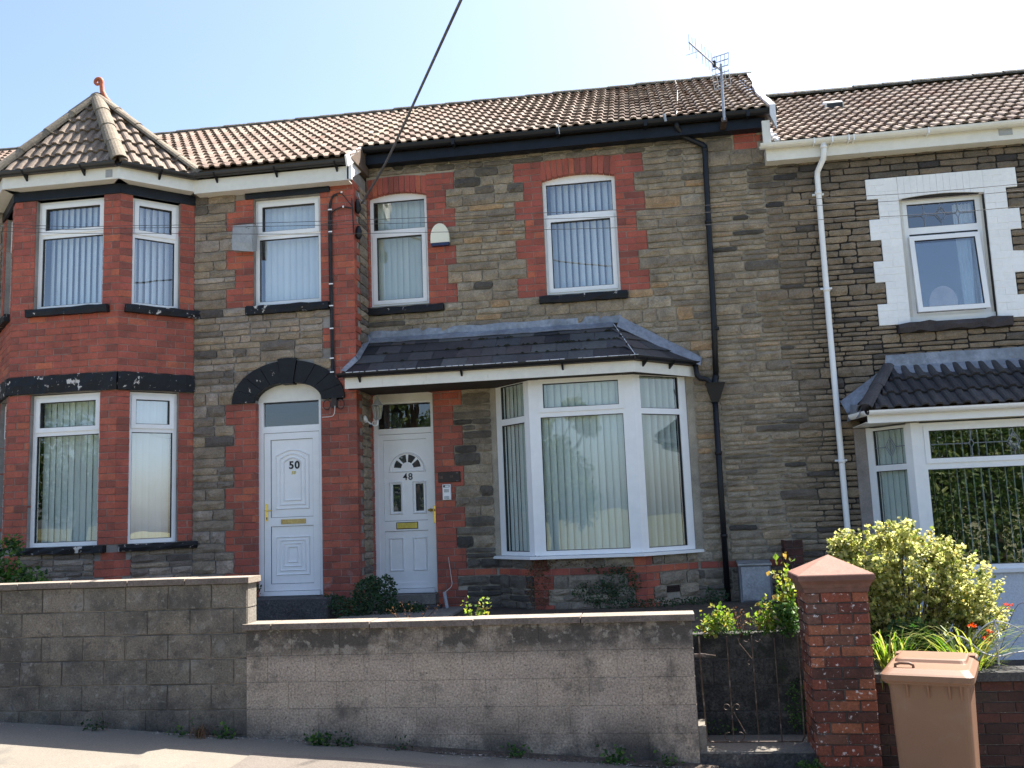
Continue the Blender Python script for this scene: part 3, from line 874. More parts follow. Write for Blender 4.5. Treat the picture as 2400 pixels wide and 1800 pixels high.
# return face beside house 48
n = 64
for i in range(n):
    z0 = -.25 + i * .0885
    e = .235 if i % 2 else .12
    (pr5 if z0 < 2.5 else br5).append(Pc(FR50, .004, e, z0 + .004, z0 + .0845, 'brick', R.random()))
    if z0 > 5.35: break
rb = [(0, (.24 if (i // 2) % 2 else .13), -.3 + i * .135, -.3 + (i + 1) * .135) for i in range(44)]
rubble(st5, FR50, 0, .6, steps(-.25, .27, 21), [(0, .23, -1, 9)], tint=lambda a, z: R.uniform(.15, .6))
# bay of house 50
BF = Fr(-8.0, -1.28)                     # front, a 0..1.48
BS = Fr(-6.52, -1.28, .66, .70)          # right splay, a 0..0.96
BL = Fr(-8.68, -.58, .68, -.70)          # left splay
LB, LS = 1.48, .962
for F, L, wa, wb in ((BF, LB, .30, 1.25), (BS, LS, .16, .77), (BL, .976, .18, .80)):
    wall_panel(F, 0.0, L, -.4, 5.40, [(wa, wb, .79, 2.70), (wa, wb, 3.80, 5.25)], back=.22).build('wall', mortar_grey, h50)
    hb = [(wa, wb, .6, 2.72), (wa, wb, 3.69, 5.26)]
    if F is BF: hs = [(wa - .04, wb + .05, .68, .80), (wa - .04, wb + .05, 3.69, 3.80)]
    else: hs = [(wa - .04, 2, .70, .80), (wa - .04, 2, 3.69, 3.80)]
    if F is BL: hs = [(-1, wb + .04, .70, .80), (-1, wb + .04, 3.69, 3.80)]
    e0, e1 = (.0, L)
    bricks(br5, F, e0, wa, .79, 2.70, off=0, L=.24, d=.1, holes=hs)
    bricks(br5, F, wb, e1, .79, 2.70, off=1, L=.24, d=.1, holes=hs)
    bricks(br5, F, e0, e1, 2.93, 3.80, off=0, L=.24, holes=hs)
    bricks(br5, F, e0, wa, 3.80, 5.25, off=0, L=.24, d=.1)
    bricks(br5, F, wb, e1, 3.80, 5.25, off=1, L=.24, d=.1)
    # stone base with a brick corner pier
    ph = []
    if F is BF:
        for z0, z1, x in ((.60, .70, 1.30), (.40, .60, 1.22), (.22, .40, 1.34), (.04, .22, 1.24), (-.2, .04, 1.34)):
            bricks(br5, F, x, L, z0, z1, off=0, L=.24); ph.append((x, 2, z0, z1))
            bricks(br5, F, 0, .2, z0, z1, off=0, L=.24); ph.append((0, .2, z0, z1))
    if F is BS:
        for z0, z1, x in ((.60, .70, .14), (.40, .60, .20), (.22, .40, .10), (.04, .22, .2), (-.2, .04, .1)):
            bricks(br5, F, 0, x, z0, z1, off=0, L=.24); ph.append((-1, x, z0, z1))
    rubble(st5, F, 0, L, [(-.2, .04), (.04, .26), (.26, .48), (.48, .70)], ph, tint=lambda a, z: R.uniform(.1, .75))
bw = []
bw.append(window(BF, h50, .30, 1.25, 3.80, 5.24, 4.78, top='sash', blind=(.084, 27, .089, .01), gm=glass_strong))
bw.append(window(BS, h50, .16, .77, 3.80, 5.24, 4.74, top='sash', blind=(.084, -38, .089, 0), gm=glass_strong))
bw.append(window(BF, h50, .30, 1.25, .79, 2.69, 2.20, top='sash', blind=(.085, 8, .09, 0), bm=blind_green, gm=glass))
bw.append(window(BS, h50, .16, .77, .79, 2.69, 2.21, top='sash', blind=(.085, 8, .09, 0), gm=glass_sky))
window(BL, h50, .18, .80, 3.80, 5.24, 4.76, top='sash', blind=(.085, 30, .09, 0))
window(BL, h50, .18, .80, .79, 2.69, 2.20, top='sash', blind=(.085, 10, .09, 0))
window(F5, h50, -5.03, -4.11, 3.82, 5.26, 4.75, top='sash', blind=(.089, -14, .089, .02), gm=glass_strong)
# black lintel bands, beams and sills with flaking paint
def rough_bar(F, a0, a1, z0, z1, c0, c1, m, name, parent, jit=.008, n=None):
    mb = MB()
    n = n or max(2, int((a1 - a0) / .12))
    v = []
    for i in range(n + 1):
        a = a0 + (a1 - a0) * i / n
        for z, c in ((z0, c0), (z0, c1), ((z0 + z1) / 2, c1 + .006), (z1, c1), (z1, c0)):
            on = c > c0
            v.append(F.p(a, z + (R.uniform(-jit, jit) if on else 0), c + (R.uniform(-jit, jit) if on else 0)))
    f = []
    for i in range(n):
        for k in range(4):
            q = i * 5 + k
            f.append((q, q + 5, q + 6, q + 1))
    f += [(0, 1, 2, 3, 4), tuple(n * 5 + k for k in (4, 3, 2, 1, 0))]
    f += [(i * 5 + 4, i * 5 + 9, i * 5 + 5, i * 5) for i in range(n)]
    return mb.add(v, f).build(name, m, parent)
for F, a0, a1 in ((BF, -.012, LB + .012), (BS, .0, LS), (BL, 0, .976)):
    rough_bar(F, a0, a1, 2.705, 2.925, -.09, .035, black_paint, 'lintel', h50)
    MB().fb(F, a0, a1, 5.25, 5.375, -.1, .02).build('beam', black_gloss, h50)
rough_bar(BF, .24, 1.36, 3.695, 3.79, -.08, .075, black_worn, 'sill', h50)
rough_bar(BS, .07, 1.04, 3.695, 3.79, -.08, .075, black_paint, 'sill', h50)
rough_bar(BF, .22, 1.37, .70, .785, -.08, .075, black_paint, 'sill', h50)
rough_bar(BS, .05, 1.0, .70, .785, -.08, .075, black_paint, 'sill', h50)
rough_bar(BL, -.05, .85, 3.695, 3.79, -.08, .075, black_paint, 'sill', h50)
rough_bar(BL, -.05, .85, .70, .785, -.08, .075, black_paint, 'sill', h50)
rough_bar(F5, -5.14, -3.97, 5.27, 5.38, -.1, .02, black_gloss, 'lintel', h50, .003)
rough_bar(F5, -5.12, -3.995, 3.69, 3.795, -.1, .06, black_paint, 'sill', h50)
# arch voussoirs
def ell(t, a, b, cx=-4.56, cz=2.52): return (cx + a * math.cos(t), cz + b * math.sin(t))
NV = 9
for i in range(NV):
    w0 = math.pi * i / NV + .006
    w1 = math.pi * (i + 1) / NV - .006
    key = i == NV // 2
    ro = (.76, .53) if not key else (.77, .56)
    ri = (.455, .245) if not key else (.455, .225)
    pts = [ell(w0 + (w1 - w0) * k / 4, *ro) for k in range(5)] + [ell(w1 + (w0 - w1) * k / 4, *ri) for k in range(5)]
    MB().poly(F5, pts[::-1], -.11, .035 if not key else .05).build('arch_stone', black_worn, h50)
# white arched infill and door of number 50
def arc_panel(F, parent, a0, a1, zs, rise, zb, c0, c1, m, name, n=12):
    ca, ha = (a0 + a1) / 2, (a1 - a0) / 2
    pts = [(a0, zb), (a1, zb)] + [(ca + ha * math.cos(math.pi * k / n), zs + rise * math.sin(math.pi * k / n)) for k in range(n + 1)]
    return MB().poly(F, pts, c0, c1).build(name, m, parent)
d50 = MB()
d50.fb(F5, -5.01, -4.94, .06, 2.60, -.17, -.10)
d50.fb(F5, -4.19, -4.12, .06, 2.60, -.17, -.10)
d50.fb(F5, -4.94, -4.19, 2.13, 2.215, -.17, -.102)
d50.fb(F5, -4.94, -4.19, .06, .115, -.17, -.085)
door50 = d50.build('front_door', white_pvc, h50)
door50['label'] = 'white panelled door numbered 50'
arc_panel(F5, door50, -5.01, -4.12, 2.54, .23, 2.53, -.16, -.095, white_old, 'arched_head')
MB().fb(F5, -4.94, -4.19, 2.515, 2.535, -.15, -.10).build('seal', gasket, door50)
MB().fb(F5, -4.935, -4.155, 2.215, 2.525, -.135, -.131).build('pane', glass_frost, door50)
lf = MB()
ring(lf, F5, -4.935, -4.195, .12, 2.125, .085, -.15, -.108)
lf.fb(F5, -4.85, -4.28, .93, 1.04, -.15, -.109)
lf.build('door_leaf', white_pvc, door50)
pn = MB()
for z0, z1 in ((1.045, 2.035), (.21, .925)):
    pn.fb(F5, -4.845, -4.285, z0, z1, -.15, -.125)
def nested(F, mb, a0, a1, z0, z1, rise, levels, c, st=.052):
    for k in range(levels):
        o = k * st
        p0, p1, y0, y1 = a0 + o, a1 - o, z0 + o, z1 - o * .8
        rr = max(0, rise * (1 - .12 * k))
        n = 10 if rr else 1
        outer = [(p0, y0), (p1, y0)] + [(p1 + (p0 - p1) * j / n, y1 + rr * math.sin(math.pi * j / n)) for j in range(n + 1)]
        w_ = .020
        q0, q1 = p0 + w_, p1 - w_
        inner = [(q0, y0 + w_), (q1, y0 + w_)] + [(q1 + (q0 - q1) * j / n, y1 - w_ + rr * math.sin(math.pi * j / n)) for j in range(n + 1)]
        m_ = len(outer)
        v = [F.p(a, z, c) for a, z in outer] + [F.p((a + b) / 2, (z + y) / 2, c + .014) for (a, z), (b, y) in zip(outer, inner)] + [F.p(a, z, c) for a, z in inner]
        f = []
        for j in range(m_):
            jj = (j + 1) % m_
            f += [(j, jj, m_ + jj, m_ + j), (m_ + j, m_ + jj, 2 * m_ + jj, 2 * m_ + j)]
        mb.add(v, f)
nested(F5, pn, -4.785, -4.33, 1.14, 1.84, .07, 3, -.125)
nested(F5, pn, -4.785, -4.33, .31, .80, 0, 4, -.125)
pn.build('door_panel', white_pvc, door50)
sl_ = MB(); ring(sl_, F5, -4.85, -4.28, 1.04, 2.04, .005, -.14, -.119); ring(sl_, F5, -4.85, -4.28, .205, .93, .005, -.14, -.119)
ring(sl_, F5, -4.941, -4.189, .113, 2.132, .004, -.14, -.1065)
sl_.build('seal', gasket, door50)
lb = MB(); ring(lb, F5, -4.71, -4.38, .955, 1.015, .014, -.12, -.10); lb.fb(F5, -4.696, -4.394, .969, 1.001, -.12, -.107)
lb.build('letterbox', brass_dull, door50)
hd = MB(); hd.fb(F5, -4.915, -4.885, 1.0, 1.22, -.11, -.10); hd.tube([F5.p(-4.90, 1.135, -.10), F5.p(-4.90, 1.135, -.055), F5.p(-4.81, 1.132, -.05)], .009, 8)
hd.build('handle', brass, door50)
MB().fb(F5, -4.908, -4.893, 1.02, 1.05, -.10, -.097).build('keyhole', gasket, hd and door50)
def text(s, size, a, z, c, F, m, parent, name, bold=.0, shear=0.0):
    cu = bpy.data.curves.new(name, 'FONT')
    cu.body = s; cu.size = size; cu.extrude = .002; cu.offset = bold
    cu.align_x = 'CENTER'; cu.align_y = 'CENTER'; cu.shear = shear; cu.space_character = 1.15
    cu.materials.append(m)
    tmp = bpy.data.objects.new('tmp_text', cu)
    COL.objects.link(tmp)
    C.view_layer.update()
    me = bpy.data.meshes.new_from_object(tmp.evaluated_get(C.evaluated_depsgraph_get()))
    bpy.data.objects.remove(tmp)
    x, y, zz = F.p(a, z, c)
    k = 0
    o = bpy.data.objects.new(name, me)
    place(o, (x, y, zz), parent)
    o.rotation_euler = (math.pi / 2, 0, 0)
    return o
text('50', .135, -4.535, 1.70, -.121, F5, digit_black, door50, 'door_number', .004)
text('50', .055, -4.55, 1.605, -.121, F5, gold_paint, door50, 'door_number', .0015, .3)
# roof of house 50
roof5 = roof_body(h50, -14, -3.60, 5.97, -.765)
field(roof5, 'roof_tile', tile_roof, (-9.6, -.805, roofz(-.805, 5.97) - .03), (1, 0, 0), (0, CP, SP), .30, .305, range(0, 20), 15,
      lambda q: (0, 6.0), cap=300)
far_tiles(roof5, tile_roof, (-9.6, -.805, roofz(-.805, 5.97) - .03), (1, 0, 0), (0, CP, SP), .30, .305, range(-14, 0), 15)
ridge_run(roof5, 'ridge_tile', ridge_moss, (-13.9, RIDGE_Y, 7.985), (-3.6, RIDGE_Y, 7.985), .45, .10)
# pyramid over the bay
AP = (-7.27, -.66, 6.86)
BFL, BFR, BRW, BLW = (-8.14, -1.48, 5.575), (-6.42, -1.48, 5.575), (-5.70, -.74, 5.575), (-8.86, -.74, 5.575)
bk = (-7.27, 1.10, 6.80)
def sh(p, d): return (p[0], p[1], p[2] + d)
bb = [sh(p, -.045) for p in (BFL, BFR, BRW, BLW, AP, bk)] + [(BLW[0], -.2, 5.5), (BRW[0], -.2, 5.5)]
br_ = MB().add(bb, [(0, 1, 4), (1, 2, 4), (3, 0, 4), (2, 5, 4), (3, 4, 5), (2, 7, 5), (3, 5, 6), (0, 3, 2, 1), (2, 3, 6, 7)]).build('turret_roof', underlay, h50)
tri_field(br_, 'turret_tile', tile_bay, sh(BFL, -.01), sh(BFR, -.01), sh(AP, -.01), .30, 6)
tri_field(br_, 'turret_tile', tile_bay, sh(BFR, -.01), sh(BRW, -.01), sh(AP, -.01), .30, 6)
tri_field(br_, 'turret_tile', tile_bay, sh(BLW, -.01), sh(BFL, -.01), sh(AP, -.01), .30, 6)
tri_field(br_, 'turret_tile', tile_bay, sh(BRW, .0), (-5.70, .9, 5.575), (-7.27, -.66, 6.86), .30, 6)
for q, uv in ((BFR, (.5, -.8, .5)), (BFL, (-.5, -.8, .5)), (BRW, (1, .0, .5))):
    ridge_run(br_, 'hip_tile', ridge_clay, sh(q, .02), sh(AP, .035), .42, .098, uv)
ridge_run(br_, 'ridge_tile', ridge_clay, sh(AP, .03), sh(bk, .06), .42, .10)
# scrolled finial
fb_ = MB(); fb_.smooth = True
sp = [(AP[0] + .20, AP[2] - .10), (AP[0] + .12, AP[2] + .02), (AP[0] + .075, AP[2] + .12), (AP[0] + .06, AP[2] + .22)]
cx_, cz_ = AP[0] + .005, AP[2] + .27
for k in range(22):
    a = -.35 + k * .42
    rr = .062 * (1 - k / 26)
    sp.append((cx_ + rr * math.cos(a), cz_ + rr * math.sin(a)))
fb_.tube([(x, AP[1], z) for x, z in sp], [.055, .042, .034, .030] + [.028 - .0007 * k for k in range(22)], 8)
fb_.build('finial', terracotta, br_)
# eaves of 50: gutter, fascia, soffit
def eaves(F, a0, a1, zt, zb, c, parent, gm, fm, soffit=None, gut=True, brackets=(), gz=None, bm=None):
    MB().fb(F, a0, a1, zb, zt, c - .02, c).build('fascia', fm, parent)
    if soffit: MB().fb(F, a0, a1, zb + .004, zb + .014, c - .02 - soffit, c - .021).build('soffit', fm, parent)
    if gut:
        z = gz or zt + .01
        p0, p1 = F.p(a0 - .0, z, c + .062), F.p(a1 + .0, z, c + .062)
        MB().halfgutter(p0, p1).build('gutter', gm, parent)
        for a in brackets:
            mb = MB()
            x = [F.p(a - .012, z - .02, c + .125), F.p(a + .012, z - .02, c + .125), F.p(a - .012, z - .115, c + .012), F.p(a + .012, z - .115, c + .012),
                 F.p(a - .012, z - .045, c), F.p(a + .012, z - .045, c), F.p(a - .012, z - .125, c), F.p(a + .012, z - .125, c)]
            mb.add(x, [(0, 1, 3, 2), (4, 0, 2, 6), (1, 5, 7, 3), (4, 5, 1, 0), (2, 3, 7, 6)])
            mb.build('gutter_bracket', bm or black_plastic, parent)
eaves(F5, -5.78, -3.66, 5.53, 5.345, .19, h50, grey_plastic, white_old, .2, True, (-5.45, -4.62, -3.80), 5.59)
eaves(F5, -14, -8.85, 5.53, 5.345, .19, h50, grey_plastic, white_old, .2, True, (), 5.59)
EF = Fr(-8.06, -1.46); ES = Fr(-6.44, -1.46, .66, .69); EL = Fr(-8.78, -.75, .72, -.71)
eaves(EF, 0, 1.62, 5.53, 5.375, .0, h50, grey_plastic, white_old, .2, True, (.35, 1.15), 5.575)
eaves(ES, 0, .97, 5.53, 5.375, .0, h50, grey_plastic, white_old, .2, True, (.5,), 5.575)
eaves(EL, 0, 1.0, 5.53, 5.375, .0, h50, grey_plastic, white_old, .2, True, (.5,), 5.575)
MB().fb(EF, 1.44, 1.53, 5.40, 5.50, .0, .006).build('patch', box_grey, h50)
# white barge end where 50 steps forward of 48
FB5 = Fr(-3.665, 0, 0, 1)
MB().poly(FB5, [(-.80, 5.335), (.03, 5.79), (.03, 5.99), (-.17, 5.975), (-.80, 5.56)], .0, .028).build('barge_board', white_pvc, h50)
MB().poly(FB5, [(-.90, 5.475), (-.20, 5.875), (-.20, 6.03), (-.96, 5.60)], .029, .055).build('barge_cap', white_pvc, h50)
MB().box(-3.66, -3.60, -.80, -.76, 5.34, 5.60).build('box_end', white_pvc, h50)
shell(h50, -14, -3.75, -.3, 5.5, yf=-.28)
MB().box(-3.76, -3.68, -.27, 6.6, -.3, 5.9).build('party_wall', dark_room, h50)

brick_mortar_flush(h50)
# ================================================================== HOUSE 48
h48 = thing('terraced_house', 'middle terraced house with slate canopy over white bay window and door numbered 48', 'house', (-1.0, 0, -.25))
holes8 = [(-3.62, -2.805, 3.82, 5.42), (-1.215, -.245, 3.81, 5.44), (-3.66, -2.80, .0, 2.70), (-1.93, .50, .43, 2.66)]
wall_panel(F8, -3.65, 1.72, -.4, 6.0, holes8).build('wall', mortar_tan, h48)
br8, st8 = [], []
blk = [(-3.66, -2.79, 3.80, 5.62), (-1.22, -.24, 3.8, 5.65), (-3.66, -2.78, -.3, 2.70), (-2.02, .60, .40, 2.72), (-3.66, -2.60, 3.70, 3.79), (-1.31, -.15, 3.70, 3.79)]
for i, z in enumerate([3.80 + .262 * k for k in range(7)]):
    x = (-2.415, -2.535)[i % 2]
    if i == 6: z1 = 5.62; x = -2.415
    else: z1 = z + .262
    bricks(br8, F8, -2.805, x, z, z1, off=i % 2, L=.23, d=.08); blk.append((-2.81, x, z, z1))
for i in range(7):
    z = 3.79 + .2655 * i
    x = (-1.595, -1.465)[i % 2]
    bricks(br8, F8, x, -1.215, z, z + .2655, off=i % 2, L=.23, d=.08); blk.append((x, -1.2, z, z + .2655))
    x = (.135, .01)[i % 2]
    bricks(br8, F8, -.245, x, z, z + .2655, off=(i + 1) % 2, L=.23, d=.08); blk.append((-.25, x, z, z + .2655))
bricks(br8, F8, -3.65, -3.618, 3.80, 5.36, d=.08)
for i in range(11):
    z = .03 + .2650 * i - (.265 if i == 0 else 0)
    z = -.235 + .265 * i
    x = (-2.405, -2.525)[i % 2]
    bricks(br8, F8, -2.795, x, z, z + .265, off=i % 2, L=.23, d=.08); blk.append((-2.8, x, z, z + .265))
# flat-topped soldier arches
def soldier(F, a0, a1, zs, rise, ztop, n, fan, out, parent, m, topr=.03):
    ca, ha = (a0 + a1) / 2, (a1 - a0) / 2
    for i in range(n):
        u0, u1 = -1 + 2 * i / n, -1 + 2 * (i + 1) / n
        g = .004 / ha
        q = []
        for u in (u0 + g, u1 - g):
            zi = zs + rise * (1 - u * u)
            zo = ztop + topr * (1 - u * u)
            q.append(((ca + ha * u, zi), (ca + (ha + fan) * u, zo)))
        mb = MB()
        pts = [q[0][0], q[1][0], q[1][1], q[0][1]]
        mb.poly(F, pts, -.09, R.uniform(-.002, .003), R.random())
        mb.build('brick', m, parent)
soldier(F8, -3.64, -2.80, 5.34, .065, 5.60, 11, .0, None, h48, brick_red)
soldier(F8, -1.225, -.235, 5.375, .065, 5.635, 13, .03, None, h48, brick_red)
bands8 = [(-.235, -.06), (-.06, .08), (.08, .205), (.295, .42), (.42, .56)] + steps(.56, .265, 8) + [(2.68, 2.94), (2.94, 3.2), (3.2, 3.35), (3.35, 3.53), (3.53, 3.69), (3.69, 3.795)] + steps(3.795, .2645, 7) + [(5.6465, 5.86)]
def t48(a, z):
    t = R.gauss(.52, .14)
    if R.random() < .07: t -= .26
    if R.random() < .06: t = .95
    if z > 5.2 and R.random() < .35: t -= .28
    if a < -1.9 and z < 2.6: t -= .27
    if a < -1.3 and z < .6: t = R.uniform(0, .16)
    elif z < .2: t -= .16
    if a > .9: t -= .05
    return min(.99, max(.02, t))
blk8 = blk + [(-2.53, 2, .205, .295), (1.31, 1.66, 5.56, 5.86), (.16, .34, -.04, .04)]
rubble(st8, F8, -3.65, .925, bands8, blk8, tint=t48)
bricks(br8, F8, -2.52, -2.02, .208, .292, L=.22); bricks(br8, F8, .55, 1.72, .208, .292, L=.22)
for z0, z1, x0, x1 in ((5.56, 5.65, 1.33, 1.62), (5.65, 5.74, 1.33, 1.70), (5.74, 5.83, 1.33, 1.62), (5.83, 5.90, 1.45, 1.70)):
    bricks(br8, F8, x0, x1, z0, z1, L=.26, c=.004)
RV = Fr(-3.652, 0, 0, 1)
bricks(br8, RV, .006, .17, -.22, 2.66, L=.24); bricks(br8, RV, .006, .10, 3.79, 5.40, L=.24)
window(F8, h48, -3.625, -2.805, 3.82, 5.355, 4.87, top='fixed', low='sash', crown=.07, blind=(.086, 6, .089, .02), bm=blind_green, gm=glass)
window(F8, h48, -1.22, -.24, 3.81, 5.385, 4.885, top='fixed', low='sash', crown=.07, blind=(.088, 40, .089, .03), gm=glass_strong)
rough_bar(F8, -3.645, -2.60, 3.695, 3.785, -.09, .065, black_worn, 'sill', h48)
rough_bar(F8, -1.31, -.155, 3.69, 3.785, -.09, .065, black_worn, 'sill', h48)
# door 48
d8 = MB()
d8.fb(F8, -3.66, -3.595, .0, 2.64, -.22, -.15)
d8.fb(F8, -2.865, -2.80, .0, 2.64, -.22, -.15)
d8.fb(F8, -3.595, -2.865, 2.09, 2.165, -.22, -.152)
d8.fb(F8, -3.595, -2.865, 2.50, 2.56, -.22, -.152)
d8.fb(F8, -3.595, -2.865, .0, .055, -.22, -.13)
door48 = d8.build('front_door', white_pvc, h48)
door48['label'] = 'white door numbered 48 with sunburst glazing'
arc_panel(F8, door48, -3.655, -2.80, 2.60, .08, 2.52, -.21, -.14, white_old, 'arched_head')
MB().fb(F8, -3.60, -2.86, 2.16, 2.505, -.19, -.186).build('pane', glass, door48)
lf = MB(); ring(lf, F8, -3.60, -2.865, .06, 2.085, .072, -.20, -.158); lf.fb(F8, -3.53, -2.935, .805, .935, -.20, -.159)
lf.build('door_leaf', white_pvc, door48)
# leaf panel with holes for the two side panes
pb = MB()
ZA, ZB = .94, 2.01
for a0, a1, z0, z1 in ((-3.528, -3.41, ZA, ZB), (-3.30, -3.10, ZA, 1.44), (-2.99, -2.937, ZA, ZB), (-3.41, -3.30, ZA, 1.06), (-3.10, -2.99, ZA, 1.06),
                       (-3.41, -3.30, 1.42, ZB), (-3.10, -2.99, 1.42, ZB), (-3.30, -3.10, 1.44, ZB), (-3.528, -2.937, .13, .80)):
    pb.fb(F8, a0, a1, z0, z1, -.20, -.174)
def rim(mb, F, pts, w_, c, h):
    """raised moulding following a closed outline"""
    n = len(pts); cx = sum(p[0] for p in pts) / n; cz = sum(p[1] for p in pts) / n
    v = []
    for k, (d, hh) in enumerate(((0, 0), (w_ / 2, h), (w_, 0))):
        for i in range(n):
            p0, p1, p2 = pts[i - 1], pts[i], pts[(i + 1) % n]
            e1 = Vector((p1[0] - p0[0], p1[1] - p0[1])).normalized(); e2 = Vector((p2[0] - p1[0], p2[1] - p1[1])).normalized()
            nn = Vector((-(e1 + e2).y, (e1 + e2).x)).normalized()
            if nn.dot(Vector((cx - p1[0], cz - p1[1]))) < 0: nn = -nn
            v.append(F.p(p1[0] + nn.x * d, p1[1] + nn.y * d, c + hh))
    f = []
    for k in range(2):
        for i in range(n):
            j = (i + 1) % n
            f.append((k * n + i, k * n + j, (k + 1) * n + j, (k + 1) * n + i))
    mb.add(v, f)
for a0, a1, z0, z1 in ((-3.455, -3.27, 1.02, 1.455), (-3.14, -2.95, 1.02, 1.455), (-3.47, -3.27, .28, .72), (-3.15, -2.955, .28, .72)):
    rim(pb, F8, [(a0, z0), (a1, z0), (a1, z1), (a0, z1)], .035, -.174, .016)
fan = [(-3.465, 1.575), (-2.945, 1.575)] + [(-3.205 + .25 * math.cos(math.pi * k / 12), 1.60 + .245 * math.sin(math.pi * k / 12)) for k in range(13)]
rim(pb, F8, fan, .03, -.174, .016)
pb.build('door_panel', white_pvc, door48)
for k in range(4):
    g0, g1 = math.pi * k / 4 + .10, math.pi * (k + 1) / 4 - .10
    pts = [(-3.205 + .185 * math.cos(g0 + (g1 - g0) * j / 4), 1.625 + .185 * math.sin(g0 + (g1 - g0) * j / 4)) for j in range(5)] + \
          [(-3.205 + .085 * math.cos(g1 + (g0 - g1) * j / 3), 1.625 + .085 * math.sin(g1 + (g0 - g1) * j / 3)) for j in range(4)]
    MB().poly(F8, pts, -.176, -.1725).build('fan_pane', None or glass, door48)
    MB().poly(F8, [(x * 1.0, z) for x, z in pts], -.1765, -.1738).build('fan_backing', gasket, door48)
for a0 in (-3.41, -3.10):
    MB().fb(F8, a0, a0 + .11, 1.06, 1.42, -.186, -.182).build('pane', glass, door48)
    MB().fb(F8, a0, a0 + .11, 1.06, 1.42, -.25, -.21).build('pane_backing', dark_room, door48)
sl_ = MB(); ring(sl_, F8, -3.533, -2.932, .935, 2.015, .005, -.19, -.168); ring(sl_, F8, -3.533, -2.932, .125, .805, .005, -.19, -.168)
sl_.build('seal', gasket, door48)
lb = MB(); lb.fb(F8, -3.36, -3.08, .835, .91, -.165, -.150, 0, .004); lb.build('letterbox', gold_paint, door48)
lb = MB(); ring(lb, F8, -3.368, -3.072, .827, .918, .010, -.165, -.153); lb.build('letterbox_rim', gasket, door48)
hd = MB(); hd.fb(F8, -2.855, -2.815, .89, 1.12, -.15, -.138, 0, .004); hd.tube([F8.p(-2.84, 1.06, -.14), F8.p(-2.85, 1.06, -.10)], .012, 8)
hd.tube([F8.p(-2.85, 1.062, -.12), F8.p(-2.885, 1.064, -.09), F8.p(-2.915, 1.064, -.09)], [.014, .024, .012], 8)
hd.build('handle', brass, door48)
text('48', .125, -3.20, 1.512, -.1705, F8, digit_black, door48, 'door_number', .0015)

# bay window of 48
B8 = Fr(-1.45, -.52); B8R = Fr(-.15, -.52, .65, .52); B8L = Fr(-1.95, 0, .50, -.52)
bayw = MB()
for F, a0, a1 in ((B8, 0, .085), (B8, 1.215, 1.30), (B8R, -.0, .055), (B8R, .765, .83), (B8L, .0, .06), (B8L, .665, .72)):
    bayw.fb(F, a0, a1, .45, 2.66, -.07, -.002)
bayw.hull([(-2.06, .01, .41), (-1.50, -.60, .41), (-.12, -.60, .41), (.62, .01, .41), (-2.06, .01, .445), (-1.50, -.60, .445), (-.12, -.60, .445), (.62, .01, .445)],
          [(4, 5, 6, 7), (0, 1, 5, 4), (1, 2, 6, 5), (2, 3, 7, 6), (3, 2, 1, 0), (3, 0, 4, 7)])
bayw = bayw.build('bay_window', white_pvc, h48)
window(B8, h48, .085, 1.215, .45, 2.655, 2.175, top='sash', fw=.055, th=.07, c=0, blind=(.0845, 15, .089, .0), bm=blind_green, gm=glass)
window(B8R, h48, .055, .765, .45, 2.655, 2.165, fw=.05, th=.07, c=0, blind=(.10, 58, .089, .0), bm=blind_green, gm=glass)
window(B8L, h48, .06, .665, .45, 2.655, 2.14, fw=.05, th=.08, c=0, blind=(.085, 5, .09, .0), bm=blind_green, gm=glass)
MB().fb(B8, .42, .80, 2.665, 2.685, 0, .012).build('trickle_vent', white_old, h48)
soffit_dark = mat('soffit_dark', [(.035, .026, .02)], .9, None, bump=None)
soldier(F8, -3.665, -2.80, 2.60, .085, 2.82, 10, .02, None, h48, brick_red)
timber_grey = mat('timber_grey', [(.26, .23, .21)], .9, None, var=(5, .2), bump=(50, .6, .005))
MB().fb(B8R, .83, .915, .45, 2.66, -.10, -.006).build('timber_post', timber_grey, h48)
MB().fb(B8L, -.11, .0, .45, 2.66, -.10, -.006).build('timber_post', timber_grey, h48)
# base under the bay
G8 = Fr(-1.48, -.50); G8R = Fr(-.12, -.50, .64, .50); G8L = Fr(-1.98, 0, .50, -.50)
for F, L in ((G8, 1.36), (G8R, .81), (G8L, .707)):
    wall_panel(F, 0, L, -.4, .41, [], back=.2).build('wall', mortar_tan, h48)
    ph = [(0, L, .205, .295)]
    bricks(br8, F, 0, L, .208, .292, L=.22, c=.006)
    if F is G8:
        for i, (z0, z1) in enumerate(((.295, .41), (.03, .205), (-.14, .03), (-.32, -.14))):
            for x0, x1 in ((-.0, .17 + .07 * (i % 2)), (L - .14 - .08 * (i % 2), L)):
                bricks(br8, F, x0, x1, z0, z1, L=.24); ph.append((x0, x1, z0, z1))
    if F is G8R:
        for i, (z0, z1) in enumerate(((.295, .41), (.03, .205), (-.14, .03), (-.32, -.14))):
            bricks(br8, F, 0, .10 + .1 * (i % 2), z0, z1, L=.24); ph.append((0, .10 + .1 * (i % 2), z0, z1))
        ph.append((.30, .50, -.05, .04))
    rubble(st8, F, 0, L, [(-.30, -.11), (-.11, .05), (.05, .205), (.295, .41)], ph, k='stone', tint=(lambda a, z: R.uniform(.25, .6)) if F is not G8L else (lambda a, z: R.uniform(0, .2)))
ab = MB(); ab.fb(G8R, .30, .50, -.045, .035, -.03, -.005)
for k in range(3): ab.fb(G8R, .31, .49, -.035 + k * .024, -.024 + k * .024, -.03, .004)
ab.build('air_brick', brick_dark, h48)
MB().box(-1.4, -.2, -.45, .3, 2.70, 2.74).build('bay_ceiling', dark_room, h48)
